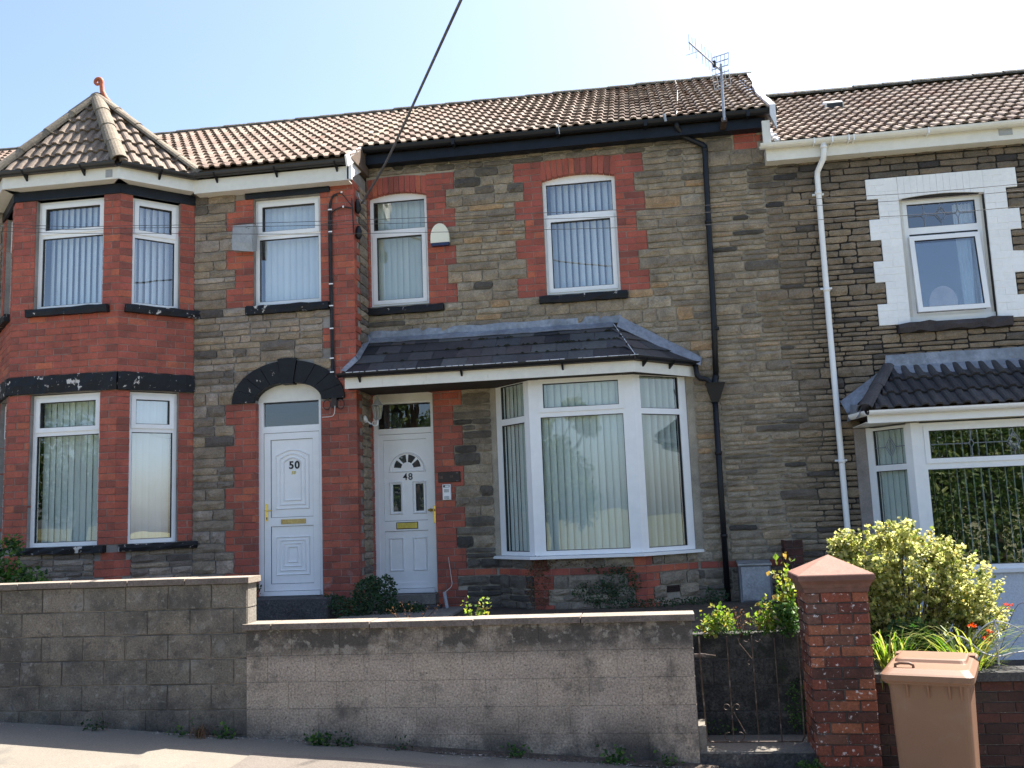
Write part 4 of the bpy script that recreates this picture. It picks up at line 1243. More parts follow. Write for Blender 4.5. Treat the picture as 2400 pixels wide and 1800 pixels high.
# slate canopy over door and bay
E0, E1, ER, TP = (-3.75, -.86, 2.785), (-.10, -.86, 2.785), (.70, -.02, 2.785), (-.38, 0, 3.37)
can = MB()
can.add([sh(E0, -.03), sh(E1, -.03), sh(ER, -.03), (-3.75, -.62, 2.92), (-3.66, -.62, 2.92), (-3.66, 0, 3.33), sh(TP, -.03), (-3.75, -.62, 2.71), (-3.66, -.62, 2.71), (-3.66, 0, 2.71), (-3.75, -.775, 2.735), (-.11, -.775, 2.735), (.62, -.02, 2.735)],
        [(0, 1, 6, 5, 4, 3), (1, 2, 6), (0, 3, 7, 10), (3, 4, 8, 7), (4, 5, 9, 8), (0, 10, 11, 1), (1, 11, 12, 2), (10, 7, 8, 9, 12, 11)])
can = can.build('canopy', underlay, h48)
sv = (Vector((0, .86, .585))).normalized()
sl_len = math.hypot(.86, .585)
def cc_(q):
    f = q / sl_len
    return (.0 if f < .25 else .09, 3.65 + (-.28) * f)
field(can, 'slate', slate, (-3.75, -.86, 2.785), (1, 0, 0), sv, .315, sl_len / 4, range(-1, 13), 4, cc_, slate_mb, 300, .5, .002)
tri_field(can, 'slate', slate, E1, ER, TP, .315, 4, slate_mb, 300, .5)
# flaking white line on the hip
hp = MB()
for k in range(26):
    if R.random() < .72:
        a = Vector(sh(E1, .02)).lerp(Vector(sh(TP, .022)), k / 26); b = Vector(sh(E1, .02)).lerp(Vector(sh(TP, .022)), (k + .8) / 26)
        hp.tube([a, b], R.uniform(.003, .006), 5)
hp.build('hip_mortar', white_render, can)
def strip(name, m, pts, parent, th=.006, jit=0.0):
    """folded sheet from pairs of points (lower, upper)"""
    mb = MB(); v = []
    for lo, hi in pts:
        for p in (lo, hi):
            v.append((p[0], p[1] + R.uniform(-jit, jit), p[2] + R.uniform(-jit, jit)))
    n = len(pts)
    o = len(v)
    v += [(x, y + th * .7, z - th) for x, y, z in v]
    f = []
    for i in range(n - 1):
        a = 2 * i
        f += [(a, a + 2, a + 3, a + 1), (o + a + 1, o + a + 3, o + a + 2, o + a), (a, o + a, o + a + 2, a + 2), (a + 1, a + 3, o + a + 3, o + a + 1)]
    f += [(0, 1, o + 1, o), (2 * n - 2, o + 2 * n - 2, o + 2 * n - 1, 2 * n - 1)]
    return mb.add(v, f).build(name, m, parent)
N_ = 22
strip('lead_flashing', lead, [((-3.63 + 3.27 * k / N_, -.155, 3.295), (-3.63 + 3.27 * k / N_, -.028, 3.385)) for k in range(N_ + 1)], can, jit=.004)
strip('lead_flashing', lead, [((-3.64 + 3.38 * k / N_, -.034, 3.37), (-3.64 + 3.38 * k / N_, -.030, 3.47 + .008 * math.sin(k * 1.7))) for k in range(N_ + 1)], can, jit=.003)
strip('lead_flashing', lead, [((-.32 + 1.02 * k / 8, -.14 + .02 * k / 8, 3.30 - .57 * k / 8), (-.27 + 1.0 * k / 8, -.03, 3.45 - .60 * k / 8)) for k in range(9)], can, jit=.003)
# side flashing up the return wall
def zr(y): return 2.80 + .68 * (y + .86)
strip('lead_flashing', lead, [((-3.605, -.60 + .058 * k, zr(-.60 + .058 * k) + .020), (-3.642, -.60 + .058 * k, zr(-.60 + .058 * k) + .075 + R.uniform(-.014, .014))) for k in range(11)], can, jit=.002)
strip('lead_flashing', lead, [((-3.70 + .018 * k, -.86 + .055 * k, zr(-.86 + .055 * k) + .018), (-3.755 + .020 * k, -.86 + .055 * k, zr(-.86 + .055 * k) + .035 + .006 * k + R.uniform(-.006, .01))) for k in range(6)], can, jit=.002)
ms = MB()
for _ in range(60):
    r_ = R.choice((1, 2, 2, 3)); y = -.86 + .86 * r_ / 4 - .01
    x = R.choice((R.uniform(-3.5, -.3), R.uniform(-2.0, -.3)))
    s_ = R.uniform(.006, .018)
    ms.tube([(x - s_ * 1.6, y, zr(y) + .004), (x, y - .004, zr(y) + .012), (x + s_ * 1.6, y, zr(y) + .004)], [s_ * .3, s_ * .7, s_ * .3], 6)
ms.build('moss', mat('moss', [(.018, .022, .012)], 1.0, None, bump=(60, 1, .01)), can, kind='stuff')
CF = Fr(-3.73, -.80); CR = Fr(-.12, -.80, .76, .80)
MB().fb(CF, 0, 3.61, 2.605, 2.77, -.02, .0).build('fascia', white_old, can)
MB().fb(CR, 0, 1.08, 2.605, 2.77, -.02, .0).build('fascia', white_old, can)
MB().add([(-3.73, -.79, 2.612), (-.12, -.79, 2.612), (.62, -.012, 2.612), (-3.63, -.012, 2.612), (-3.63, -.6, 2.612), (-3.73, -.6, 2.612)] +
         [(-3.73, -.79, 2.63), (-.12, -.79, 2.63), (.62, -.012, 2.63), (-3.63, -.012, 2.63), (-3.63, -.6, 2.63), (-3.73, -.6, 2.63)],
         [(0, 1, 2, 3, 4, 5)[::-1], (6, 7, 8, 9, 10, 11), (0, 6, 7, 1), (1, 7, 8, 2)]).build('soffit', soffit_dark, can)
MB().halfgutter((-3.80, -.865, 2.79), (-.11, -.865, 2.79), .05).build('gutter', black_plastic, can)
MB().halfgutter((-.11, -.865, 2.79), (.67, -.045, 2.79), .05).build('gutter', black_plastic, can)
fl = MB()
x = -3.78
while x < -.12:
    l = R.uniform(.03, .14)
    if R.random() < .8: fl.tube([(x, -.916, 2.792 + R.uniform(-.002, .002)), (x + l, -.916, 2.792)], R.uniform(.003, .006), 5)
    x += l + R.uniform(0, .03)
fl.build('flaking_paint', white_render, can)
for F, a in ((CF, .20), (CF, 1.5), (CF, 2.75), (CR, .15), (CR, .62)):
    mb = MB(); z = 2.79
    xx = [F.p(a - .012, z - .02, .115), F.p(a + .012, z - .02, .115), F.p(a - .012, z - .10, .02), F.p(a + .012, z - .10, .02), F.p(a - .012, z - .04, 0), F.p(a + .012, z - .04, 0), F.p(a - .012, z - .115, 0), F.p(a + .012, z - .115, 0)]
    mb.add(xx, [(0, 1, 3, 2), (4, 0, 2, 6), (1, 5, 7, 3), (4, 5, 1, 0), (2, 3, 7, 6)]); mb.build('gutter_bracket', black_plastic, can)
# main roof of 48
roof8 = roof_body(h48, -3.60, 1.76, 5.97, -.20)
VT = [(0, 1.80), (1.4, 1.81), (2.1, 1.86), (2.8, 1.925), (3.7, 1.975), (4.3, 2.0)]
def vx(s_):
    for (s0, x0), (s1, x1) in zip(VT, VT[1:]):
        if s_ <= s1: return x0 + (x1 - x0) * max(0, (s_ - s0)) / (s1 - s0)
    return VT[-1][1]
field(roof8, 'roof_tile', tile_roof, (-3.60, -.275, 5.957), (1, 0, 0), (0, CP, SP), .30, .31, range(0, 19), 13,
      lambda q: (0, vx(q) + 3.60 - .04), cap=300)
ridge_run(roof8, 'ridge_tile', ridge_moss, (-3.6, RIDGE_Y, 7.985), (2.0, RIDGE_Y, 7.985), .45, .10)
vg = MB(); v = []
NS = 24
for k in range(NS + 1):
    s_ = 4.12 * k / NS
    y, z = -.36 + CP * s_, 5.93 + SP * s_
    x = vx(s_) + .012 * noise.noise((s_ * 2, 3, 1))
    wv = .035 + .02 * noise.noise((s_ * 3, 1, 1))
    for dx, dz in ((-wv, -.10), (-wv, .055), (wv, .055), (wv, -.28)):
        v.append((x + dx, y, z + dz))
f = []
for k in range(NS):
    for j in range(3):
        f.append((4 * k + j, 4 * k + j + 1, 4 * k + j + 5, 4 * k + j + 4))
f += [(0, 3, 2, 1), (4 * NS, 4 * NS + 1, 4 * NS + 2, 4 * NS + 3)]
vg.add(v, f).build('verge', white_render, roof8)
mo = MB()
for _ in range(150):
    s_ = .305 * R.randint(1, 12) + R.uniform(-.02, .02); x = R.uniform(-3.5, 1.7) if R.random() < .5 else R.uniform(-.2, 1.7)
    if R.random() < .4: s_ = R.uniform(3.4, 3.95)
    q_ = R.uniform(.008, .022)
    mo.tube([(x - q_ * 1.5, -.275 + CP * s_, 5.99 + SP * s_), (x, -.28 + CP * s_, 6.0 + SP * s_), (x + q_ * 1.5, -.275 + CP * s_, 5.99 + SP * s_)], [q_ * .4, q_, q_ * .4], 6)
mo.build('moss', mat('roof_moss', [(.10, .05, .025)], 1.0, None, var=(5, .6), bump=(60, 1, .01)), roof8, kind='stuff')
pw = MB()
for k in range(14):
    s_ = .25 + 3.9 * k / 14
    if R.random() < .9:
        pw.tube([(-3.6 + R.uniform(-.02, .02), -.30 + CP * s_, 5.985 + SP * s_), (-3.6 + R.uniform(-.02, .02), -.30 + CP * (s_ + .27), 5.985 + SP * (s_ + .27))], [R.uniform(.02, .035), R.uniform(.015, .03)], 6)
pw.build('verge_mortar', mat('verge_mortar', [(.34, .28, .18)], .95, None, var=(12, .4), bump=(40, 1, .01)), roof8)
MB().fb(F8, -3.62, 1.72, 5.765, 5.90, .0, .17).build('fascia', black_gloss, h48)
MB().halfgutter((-3.60, -.245, 5.965), (1.86, -.245, 5.965), .065).build('gutter', black_plastic, h48)
for x in (-2.35, -.95, .2, 1.5):
    MB().fb(F8, x - .02, x + .02, 5.88, 5.955, .16, .315).build('gutter_bracket', black_plastic, h48)
MB().box(1.66, 1.76, -.30, -.26, 5.50, 5.80).build('barge_end', white_old, h48)
dp = MB(); dp.smooth = True
dp.tube([(.60, -.235, 5.92), (.60, -.22, 5.86), (.68, -.075, 5.78), (.925, -.06, 5.645), (.95, -.06, 5.62), (.945, -.06, 5.5), (.91, -.06, 3.3), (.885, -.06, 2.55)], .036, 12)
for z in (5.58, 4.6, 3.2): dp.tube([(.945 if z > 5 else .925, -.06, z - .02), (.945 if z > 5 else .925, -.06, z + .02)], .043, 12)
dp.tube([(.885, -.06, 2.60), (.86, -.06, 2.46), (.855, -.06, 2.42)], .04, 12)
dp.build('downpipe', black_plastic, h48)
hopper = MB()
hopper.add([(.76, -.16, 2.47), (.98, -.16, 2.47), (.98, -.02, 2.47), (.76, -.02, 2.47), (.81, -.11, 2.26), (.90, -.11, 2.26), (.90, -.03, 2.26), (.81, -.03, 2.26), (.75, -.17, 2.50), (.99, -.17, 2.50), (.99, -.01, 2.50), (.75, -.01, 2.50)],
           [(0, 1, 5, 4), (1, 2, 6, 5), (2, 3, 7, 6), (3, 0, 4, 7), (8, 9, 1, 0), (9, 10, 2, 1), (10, 11, 3, 2), (11, 8, 0, 3), (4, 5, 6, 7), (11, 10, 9, 8)])
hopper.build('hopper', black_plastic, h48)
dp = MB(); dp.smooth = True
dp.tube([(.855, -.07, 2.27), (.85, -.07, 1.2), (.845, -.07, -.20)], .036, 12)
for z in (1.62, .6): dp.tube([(.85, -.07, z - .02), (.85, -.07, z + .02)], .044, 12)
dp.build('downpipe', black_plastic, h48)
dp = MB(); dp.smooth = True
dp.tube([(.64, -.08, 2.75), (.65, -.08, 2.62), (.69, -.08, 2.57), (.76, -.08, 2.56), (.80, -.08, 2.52), (.81, -.08, 2.46)], .033, 12)
dp.build('downpipe', black_plastic, h48)
MB().tube([(.44, -.335, 6.0), (.46, -.332, 5.90)], .018, 8).build('joint_clip', galv, h48)
MB().tube([(-.93, -.335, 6.0)] + [(-.93 + .004 * k, -.318 + .01 * k, 5.985 - .05 * k) for k in range(3)], .006, 6).build('joint_clip', white_render, h48)
shell(h48, -3.55, 1.70, -.3, 5.9, yf=0.0)
MB().box(1.70, 1.78, .0, 6.6, 5.3, 6.0).build('gable_wall', mortar_grey, h48)

brick_mortar_flush(h48)
# ================================================================== HOUSE 46
h46 = thing('terraced_house', 'terraced house at the right with white painted window surround and black pointed stone', 'house', (4.0, 0, -.8))
holes6 = [(3.30, 4.32, 3.13, 4.72), (2.66, 6.35, .15, 1.85)]
wall_panel(F8, 1.722, 12, -.95, 5.60, holes6).build('wall', mortar_black, h46)
st6, wb6 = [], []
blk = [(3.29, 4.33, 3.12, 5.01), (2.60, 6.45, -.9, 1.9), (3.13, 4.47, 3.0, 3.115)]
wl = [(3.11, 3.38, 2.925), (3.38, 3.66, 3.045), (3.66, 3.93, 2.925), (3.93, 4.205, 3.045), (4.205, 4.475, 2.92), (4.475, 4.74, 3.05), (4.74, 5.005, 2.915)]
wr = [(3.11, 3.39, 4.70), (3.39, 3.67, 4.575), (3.67, 3.945, 4.705), (3.945, 4.215, 4.58), (4.215, 4.48, 4.71), (4.48, 4.755, 4.58), (4.755, 5.005, 4.715)]
wbk = MB(); wbr = MB()
for i, (z0, z1, x) in enumerate(wl):
    lim = 3.30 if z1 < 4.73 else 3.30
    bricks(wb6, F8, x, 3.30, z0, z1, off=i % 2, L=.23, jt=.0014, c=.008, d=.12); blk.append((x, 3.3, z0, z1)); wbk.fb(F8, x + .002, 3.298, z0, z1, -.02, .0045)
for i, (z0, z1, x) in enumerate(wr):
    bricks(wb6, F8, 4.32, x, z0, z1, off=i % 2, L=.23, jt=.0014, c=.008, d=.12); blk.append((4.3, x, z0, z1)); wbr.fb(F8, 4.322, x - .002, z0, z1, -.02, .0045)
nn_ = 13
for i in range(nn_):
    a0, a1 = 3.30 + 1.02 * i / nn_, 3.30 + 1.02 * (i + 1) / nn_
    zi0 = 4.715 + .035 * math.sin(math.pi * i / nn_); zi1 = 4.715 + .035 * math.sin(math.pi * (i + 1) / nn_)
    MB().poly(F8, [(a0 + .001, zi0), (a1 - .001, zi1), (a1 - .001, 5.005), (a0 + .001, 5.005)], -.12, .008 + R.uniform(-.002, .002)).build('brick', brick_white, h46)
wbk.build('render_backing', brick_white, h46); wbr.build('render_backing', brick_white, h46)
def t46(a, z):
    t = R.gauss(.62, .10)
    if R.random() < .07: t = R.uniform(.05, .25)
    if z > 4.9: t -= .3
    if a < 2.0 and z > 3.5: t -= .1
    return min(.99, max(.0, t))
bands6 = [(-.9, -.62), (-.62, -.35), (-.35, -.08), (-.08, .205), (.205, .295), (.295, .46), (.46, .73), (.73, 1.0), (1.0, 1.27), (1.27, 1.54), (1.54, 1.76), (1.76, 1.95)] + steps(1.95, .27, 3) + [(2.76, 3.0)] + [(3.0, 3.11)] + [(z0, z1) for z0, z1, _ in wl] + [(5.005, 5.18), (5.18, 5.36)]
for zb in bands6:
    xe = 1.72 + R.uniform(-.30, .30)
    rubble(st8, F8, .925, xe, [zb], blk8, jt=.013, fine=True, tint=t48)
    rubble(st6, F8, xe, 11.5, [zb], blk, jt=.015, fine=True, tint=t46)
rubble(st8, F8, .925, 1.70, [(5.36, 5.56), (5.56, 5.74), (5.74, 5.86)], blk8, jt=.013, tint=t48)
# a ragged strip of tan-pointed stones carries over the joint between 48 and 46
w46 = window(F8, h46, 3.36, 4.29, 3.20, 4.72, 4.315, fw=.055, th=.085, c=-.10, gm=glass_strong, leaded=3)
w46['label'] = 'window with an open tilted sash and leaded diamond toplight'
MB().fb(F8, 3.30, 4.32, 3.135, 3.205, -.17, -.055).build('inner_sill', white_pvc, h46)
jb = MB(); jb.fb(F8, 3.302, 3.36, 3.2, 4.74, -.16, -.085); jb.fb(F8, 4.29, 4.318, 3.2, 4.74, -.16, -.085); jb.fb(F8, 3.302, 4.318, 4.72, 4.76, -.16, -.085)
jb.build('jamb_lining', white_old, h46)
# open lower sash, hinged at its foot so that the head leans outwards
sash = MB()
def tl(a, z, c):
    k = (z - 3.25) / 1.0
    return (a, -c + .10 - .055 + .035 - .09 * k, z)
sa0, sa1, sz0, sz1 = 3.395, 4.235, 3.245, 4.235
SFR = Fr(0, .045)
class TF(Fr):
    def p(s, a, z, c=0.0): return (a, .085 - c - .10 * (4.24 - z), z)
TFr = TF(0, 0)
ring(sash, TFr, sa0, sa1, sz0, sz1, .058, -.02, .03)
sash = sash.build('open_sash', white_pvc, h46)
MB().fb(TFr, sa0 + .055, sa1 - .055, sz0 + .055, sz1 - .055, .0, .004).build('pane', glass_strong, sash)
sl_ = MB(); ring(sl_, TFr, sa0 + .056, sa1 - .056, sz0 + .056, sz1 - .056, .007, -.01, .022); sl_.build('seal', gasket, sash)
# things behind that window
cu = MB(); v = []
for k in range(19):
    x = 4.03 + .24 * k / 18
    v += [(x, .24 + .02 * math.sin(k * 1.9), 3.26), (x - .03, .24 + .02 * math.sin(k * 1.9), 4.66)]
cu.add(v, [(2 * k, 2 * k + 2, 2 * k + 3, 2 * k + 1) for k in range(18)]); cu.build('net_curtain', net_curtain, h46)
MB().fb(F8, 3.2, 4.4, 3.16, 3.20, -.40, -.17).build('window_board', white_pvc, h46)
oval = [(3.78 + .17 * math.cos(2 * math.pi * k / 24) * (1.15 if math.sin(2 * math.pi * k / 24) < -.3 else 1), 3.40 + .21 * math.sin(2 * math.pi * k / 24)) for k in range(24)]
ov = tag(MB().poly(F8, oval, -.25, -.22).build('oval_mirror', pink), 'pink backed oval mirror standing inside the open upper window at the right', 'mirror')
orn = MB(); orn.smooth = True
orn.tube([(4.06, .24, 3.20), (4.06, .24, 3.23), (4.06, .24, 3.27), (4.06, .24, 3.32), (4.06, .24, 3.35)], [.03, .035, .045, .035, .008], 10)
tag(orn.build('ornament', white_pvc), 'small white ornament on the sill inside the open upper window', 'ornament')
rough_bar(F8, 3.14, 4.47, 3.005, 3.115, -.09, .075, mat('sill_stone', [(.055, .047, .048)], .9, None, bump=(25, 1, .01)), 'sill', h46, .016)
# bay of 46
B6 = Fr(3.03, -.55); B6L = Fr(2.62, 0, .41, -.55)
bp6 = MB()
bp6.fb(B6, 0, .10, .14, 1.84, -.07, -.002); bp6.fb(B6L, .0, .10, .14, 1.84, -.07, -.002); bp6.fb(B6L, .62, .686, .14, 1.84, -.07, -.002)
bp6.fb(B6, -.03, 3.4, .10, .145, -.1, .05); bp6.fb(B6L, -.03, .70, .10, .145, -.1, .05)
bp6.build('bay_window', white_pvc, h46)
window(B6, h46, .10, 2.15, .145, 1.83, 1.33, top='sash', fw=.05, th=.08, c=0, gm=glass_strong, leaded=3, blind=(.088, -79, .089, .03), label='wide bay light reflecting dark trees')
window(B6, h46, 2.15, 3.4, .145, 1.83, 1.33, top='sash', fw=.05, th=.08, c=0, gm=glass_strong, leaded=3, blind=(.088, -79, .089, .03))
MB().fb(Fr(6.43, -.55, 0, 1), 0, .56, -.9, 1.84, -.06, 0).build('bay_side', white_render, h46)
window(B6L, h46, .10, .62, .145, 1.83, 1.34, fw=.035, th=.07, c=0, gm=glass, leaded=1, blind=(.085, 6, .09, 0), bm=blind_green)
MB().fb(B6, -.0, 3.4, -.9, .098, -.2, .012).build('bay_apron', white_render, h46)
MB().fb(B6L, .0, .686, -.9, .098, -.2, .012).build('bay_apron', white_render, h46)
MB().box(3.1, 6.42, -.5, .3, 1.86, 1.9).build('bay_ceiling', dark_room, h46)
MB().fb(F8, 2.50, 2.64, .1, 1.84, -.0, .03).build('timber_post', timber_grey, h46)
# its tiled roof
e0, e1, tp0, tp1 = (2.50, -.80, 1.985), (6.55, -.80, 1.985), (2.97, -.02, 2.56), (6.55, -.02, 2.56)
c6 = MB()
c6.add([(2.44, -.02, 1.95)] + [sh(p, -.04) for p in (e0, e1, tp1, tp0)] + [(2.44, -.02, 1.935), (2.50, -.70, 1.935), (6.55, -.70, 1.935), (6.55, -.02, 1.935)],
       [(1, 2, 3, 4), (0, 1, 4), (0, 5, 6, 1), (1, 6, 7, 2), (5, 8, 7, 6), (2, 7, 8, 3)])
c6 = c6.build('bay_roof', underlay, h46)
s6 = Vector((0, .78, .575)).normalized(); l6 = math.hypot(.78, .575)
field(c6, 'roof_tile', tile_dark, (2.50, -.80, 1.98), (1, 0, 0), s6, .30, l6 / 3, range(-1, 14), 3, lambda q: (.02 + .47 * q / l6, 4.05), cap=60)
ridge_run(c6, 'hip_tile', tile_dark, (2.49, -.78, 2.00), (2.96, -.05, 2.56), .46, .09, (-.5, -.3, 1))
strip('lead_flashing', lead, [((2.90 + 3.56 * k / 14, -.20, 2.45), (2.97 + 3.56 * k / 14, -.03, 2.60)) for k in range(15)], c6, jit=.004)
strip('lead_flashing', lead, [((2.93 + 3.56 * k / 14, -.040, 2.58), (2.96 + 3.56 * k / 14, -.028, 2.735)) for k in range(15)], c6, jit=.003)
strip('lead_flashing', lead, [((2.42 + .54 * k / 6, -.16, 2.02 + .50 * k / 6), (2.37 + .58 * k / 6, -.03, 2.19 + .40 * k / 6)) for k in range(7)], c6, jit=.003)
strip('lead_flashing', lead, [((2.42, -.78 + .7 * k / 4, 1.93), (2.47, -.76 + .7 * k / 4, 2.06 + .02 * k)) for k in range(5)], c6, jit=.003)
G6 = Fr(2.52, -.74)
MB().fb(G6, .0, 4.0, 1.845, 1.955, -.02, .0).build('fascia', white_pvc, c6)
MB().box(2.50, 6.52, -.72, 0, 1.85, 1.862).build('soffit', white_old, c6)
gt = MB(); gt.halfgutter((2.52, -.80, 1.985), (6.55, -.80, 1.985), .056); gt.build('gutter', white_pvc, c6)
gt = MB(); gt.halfgutter((2.40, -.50, 1.97), (2.52, -.80, 1.985), .056); gt.build('gutter', white_pvc, c6)
MB().tube([(4.03, -.862, 1.985), (4.03, -.80, 1.92), (4.03, -.75, 1.985)], .006, 6).build('gutter_bracket', white_pvc, c6)
# main roof of 46
roof6 = roof_body(h46, 1.765, 12, 5.50, -.20)
field(roof6, 'roof_tile', tile_roof, (1.79, -.275, 5.487), (1, 0, 0), (0, CP, SP), .30, .31, range(0, 16), 13, lambda q: (0, 4.8), cap=300)
far_tiles(roof6, tile_roof, (1.79, -.275, 5.487), (1, 0, 0), (0, CP, SP), .30, .31, range(16, 32), 13)
ridge_run(roof6, 'ridge_tile', ridge_moss, (1.78, RIDGE_Y, 7.55), (11.4, RIDGE_Y, 7.55), .45, .11)
mf = MB()
for k in range(9):
    mf.tube([(1.80 + R.uniform(-.02, .03), -.33 + .09 * k, 5.52 + .054 * k), (1.84 + R.uniform(-.02, .05), -.27 + .09 * k, 5.545 + .054 * k)], [R.uniform(.02, .04), R.uniform(.015, .035)], 7)
mf.build('verge_mortar', white_render, roof6)
vb = MB(); vb.add([(2.88, 1.78, 6.74), (3.16, 1.78, 6.74), (3.16, 2.04, 6.90), (2.88, 2.04, 6.90), (2.90, 1.76, 6.83), (3.14, 1.76, 6.83), (3.14, 2.0, 6.95), (2.90, 2.0, 6.95)],
                  [(0, 1, 5, 4), (1, 2, 6, 5), (2, 3, 7, 6), (3, 0, 4, 7), (4, 5, 6, 7)])
MB().box(2.91, 3.13, 1.755, 1.775, 6.745, 6.815).build('vent_mouth', gasket, roof6)
vb.build('roof_vent', mat('vent_white', [(.6, .6, .58)], .5, None, bump=None), roof6)
MB().fb(F8, 1.70, 12, 5.30, 5.47, -.0, .19).build('fascia', white_old, h46)
MB().halfgutter((1.62, -.255, 5.50), (12, -.255, 5.50), .062).build('gutter', white_old, h46)
for x in (2.28, 2.50, 2.70, 2.76, 3.65, 4.9): MB().fb(F8, x - .008, x + .008, 5.43, 5.505, .19, .325).build('gutter_bracket', white_pvc, h46)
MB().fb(F8, 4.50, 4.66, 5.36, 5.44, .19, .196).build('bracket_plate', box_grey, h46)
dp = MB(); dp.smooth = True
dp.tube([(2.40, -.25, 5.46), (2.40, -.24, 5.34), (2.39, -.22, 5.26), (2.33, -.085, 5.14), (2.325, -.07, 5.08), (2.315, -.07, 3.2), (2.32, -.07, .5), (2.32, -.07, -.85)], .036, 12)
for z in (5.40, 4.86, 3.60, 1.45): dp.tube([(2.32 if z < 5.2 else 2.40, -.07 if z < 5.2 else -.245, z - .022), (2.32 if z < 5.2 else 2.40, -.07 if z < 5.2 else -.245, z + .022)], .043, 12)
for z in (4.85, 3.62, 1.46):
    dp.fb(F8, 2.25, 2.39, z - .012, z + .012, 0, .05)
dp.build('downpipe', white_pvc, h46)
shell(h46, 1.72, 12, -.9, 5.4, yf=0.0)

BM.clear()
emit(br5, 'brick', brick_red, h50, 190)
emit(pr5, 'brick', brick_pier, h50, 110)
emit(st5, 'stone', stone_grey, h50, 300)
emit(br8, 'brick', brick_red, h48, 270)
emit(st8, 'stone', stone_tan, h48, 300)
emit(wb6, 'brick', brick_white, h46, 280)
emit(st6, 'stone', stone_brown, h46, 300)

# ================================================================== GROUND, PAVEMENT, ROAD
def smooth(pts, n=8):
    P = [Vector(p) for p in pts]; P = [P[0] * 2 - P[1]] + P + [P[-1] * 2 - P[-2]]
    out = []
    for i in range(1, len(P) - 2):
        for k in range(n):
            t = k / n
            a, b, c, d = P[i - 1:i + 3]
            out.append(.5 * ((2 * b) + (c - a) * t + (2 * a - 5 * b + 4 * c - d) * t * t + (3 * b - a - 3 * c + d) * t ** 3))
    return out + [P[-2]]

GA, GB = -1.09, -.0621
def gz(x): return GA + GB * max(-40, min(40, x))
def sheet(name, m, xs, ys, zf, kind='structure', wav=0.0):
    mb = MB(); v = []
    for y in ys:
        for x in xs:
            v.append((x, y, zf(x, y) + (wav * noise.noise((x * .9, y * .9, 2.2)) if wav else 0)))
    n = len(xs)
    f = [(j * n + i, j * n + i + 1, (j + 1) * n + i + 1, (j + 1) * n + i) for j in range(len(ys) - 1) for i in range(n - 1)]
    mb.add(v, f); mb.smooth = True
    o = mb.build(name, m); o['kind'] = kind
    return o
far = [-900, -200, -60, -40] + [-30 + 3 * k for k in range(21)] + [40, 60, 200, 900]
sheet('ground', verge_mat, far, [-900, -200, -60, -30, -22, -16, -14, -3.9, -2, 8, 30, 100, 900], lambda x, y: gz(x) - .16)
xs_ = [-26 + .25 * k for k in range(210)]
sheet('pavement', pave_mat, xs_, [-6.2, -5.9, -5.6, -5.3, -5.0, -4.75, -4.5, -4.3, -4.15, -4.0, -3.9], lambda x, y: gz(x) + .015 * (y + 4) , wav=.016)
patch_mat = mat('pavement_patch', [(.145, .125, .105)], 0.95, None, var=(1.2, .12), fine=(90, .3), bump=(120, .8, .005), layers=[((.10, .09, .078), 1.6, .54, .66, .5), ((.22, .20, .17), 60.0, .64, .7, .5)])
sheet('pavement_patch', patch_mat, [-3.35 + .25 * k for k in range(24)], [-5.6, -5.3, -5.0, -4.75, -4.5, -4.42], lambda x, y: gz(x) + .015 * (y + 4) + .006, wav=.016)
kb = MB()
for k in range(56):
    x = -26 + .915 * k
    kb.add([(x + .004, -6.33, gz(x) - .15), (x + .911, -6.33, gz(x + .915) - .15), (x + .911, -6.2, gz(x + .915) - .03), (x + .004, -6.2, gz(x) - .03), (x + .004, -6.33, gz(x) - .035), (x + .911, -6.33, gz(x + .915) - .035)], [(0, 1, 5, 4), (4, 5, 2, 3)])
kb.build('kerb', conc_light)['kind'] = 'structure'
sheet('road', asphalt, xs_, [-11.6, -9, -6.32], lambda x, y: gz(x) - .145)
sheet('far_pavement', pave_mat, xs_, [-14.5, -13, -11.6], lambda x, y: gz(x) - .03)
# front gardens
g = MB()
g.box(-14, .255, -3.80, -.05, -.9, -.19); g.box(.255, 1.28, -3.38, -.05, -1.3, -.19)
g.build('garden_ground', soil)['kind'] = 'structure'
g = MB(); g.box(1.28, 8, -3.80, -.05, -1.7, -.86)
g.build('lower_garden', soil)['kind'] = 'structure'
pth = MB(); pth.box(-3.75, -2.4, -3.0, -.1, -.19, -.165)
pth.build('garden_path', conc_light)['kind'] = 'structure'

# ------------------------------------------------------------------ block walls
WFr = Fr(0, -4.0)
def block_wall(name, label, x0, x1, ztop, h, L, offs, m, cm, copj, xend, base_x):
    t = thing(name, label, 'garden wall', ((x0 + x1) / 2, -3.9, gz((x0 + x1) / 2)))
    core = MB(); core.box(x0 + .012, x1 - .004, -3.991 if m is block_a else -3.9945, -3.79, gz(x1) - .2, ztop - .002)
    core.build('wall_core', mortar_block if m is block_a else mortar_blend, t)
    ps = []
    z = ztop; r = 0
    while z > gz(x0) - .15 or z > gz(x1) - .1:
        a = x0 - offs[r % len(offs)]
        while a < x1:
            b = min(a + L, x1)
            if x1 - b < .1: b = x1
            p, q = max(a, x0), b
            if q - p > .04 and z > gz((p + q) / 2) - .12:
                jt = .005 if m is block_a else .0013
                ps.append(Pc(WFr, p + jt, q - (jt if b < x1 else 0), z - h + jt, z - jt, 'block' if m is block_a else 'flush', R.random(), 0.0, .02))
            a = b if b == x1 else a + L
        z -= h; r += 1
    emit(ps, 'block', m, t)
    # blocks seen on the end of the wall
    for i in range(r):
        zz = ztop - i * h
        if zz < gz(x1) - .1: break
        MB().box(x1 - .02, x1 + .004, -3.982, -3.80, zz - h + .006, zz - .006).build('block', conc_light, t)
    return t
wl_ = block_wall('block_wall', 'taller sooty concrete block garden wall at the left, stepping down', -10.8, -3.60, .455, .2165, .41, (.10, .30, .10, .30), block_a, coping, None, 0, 0)
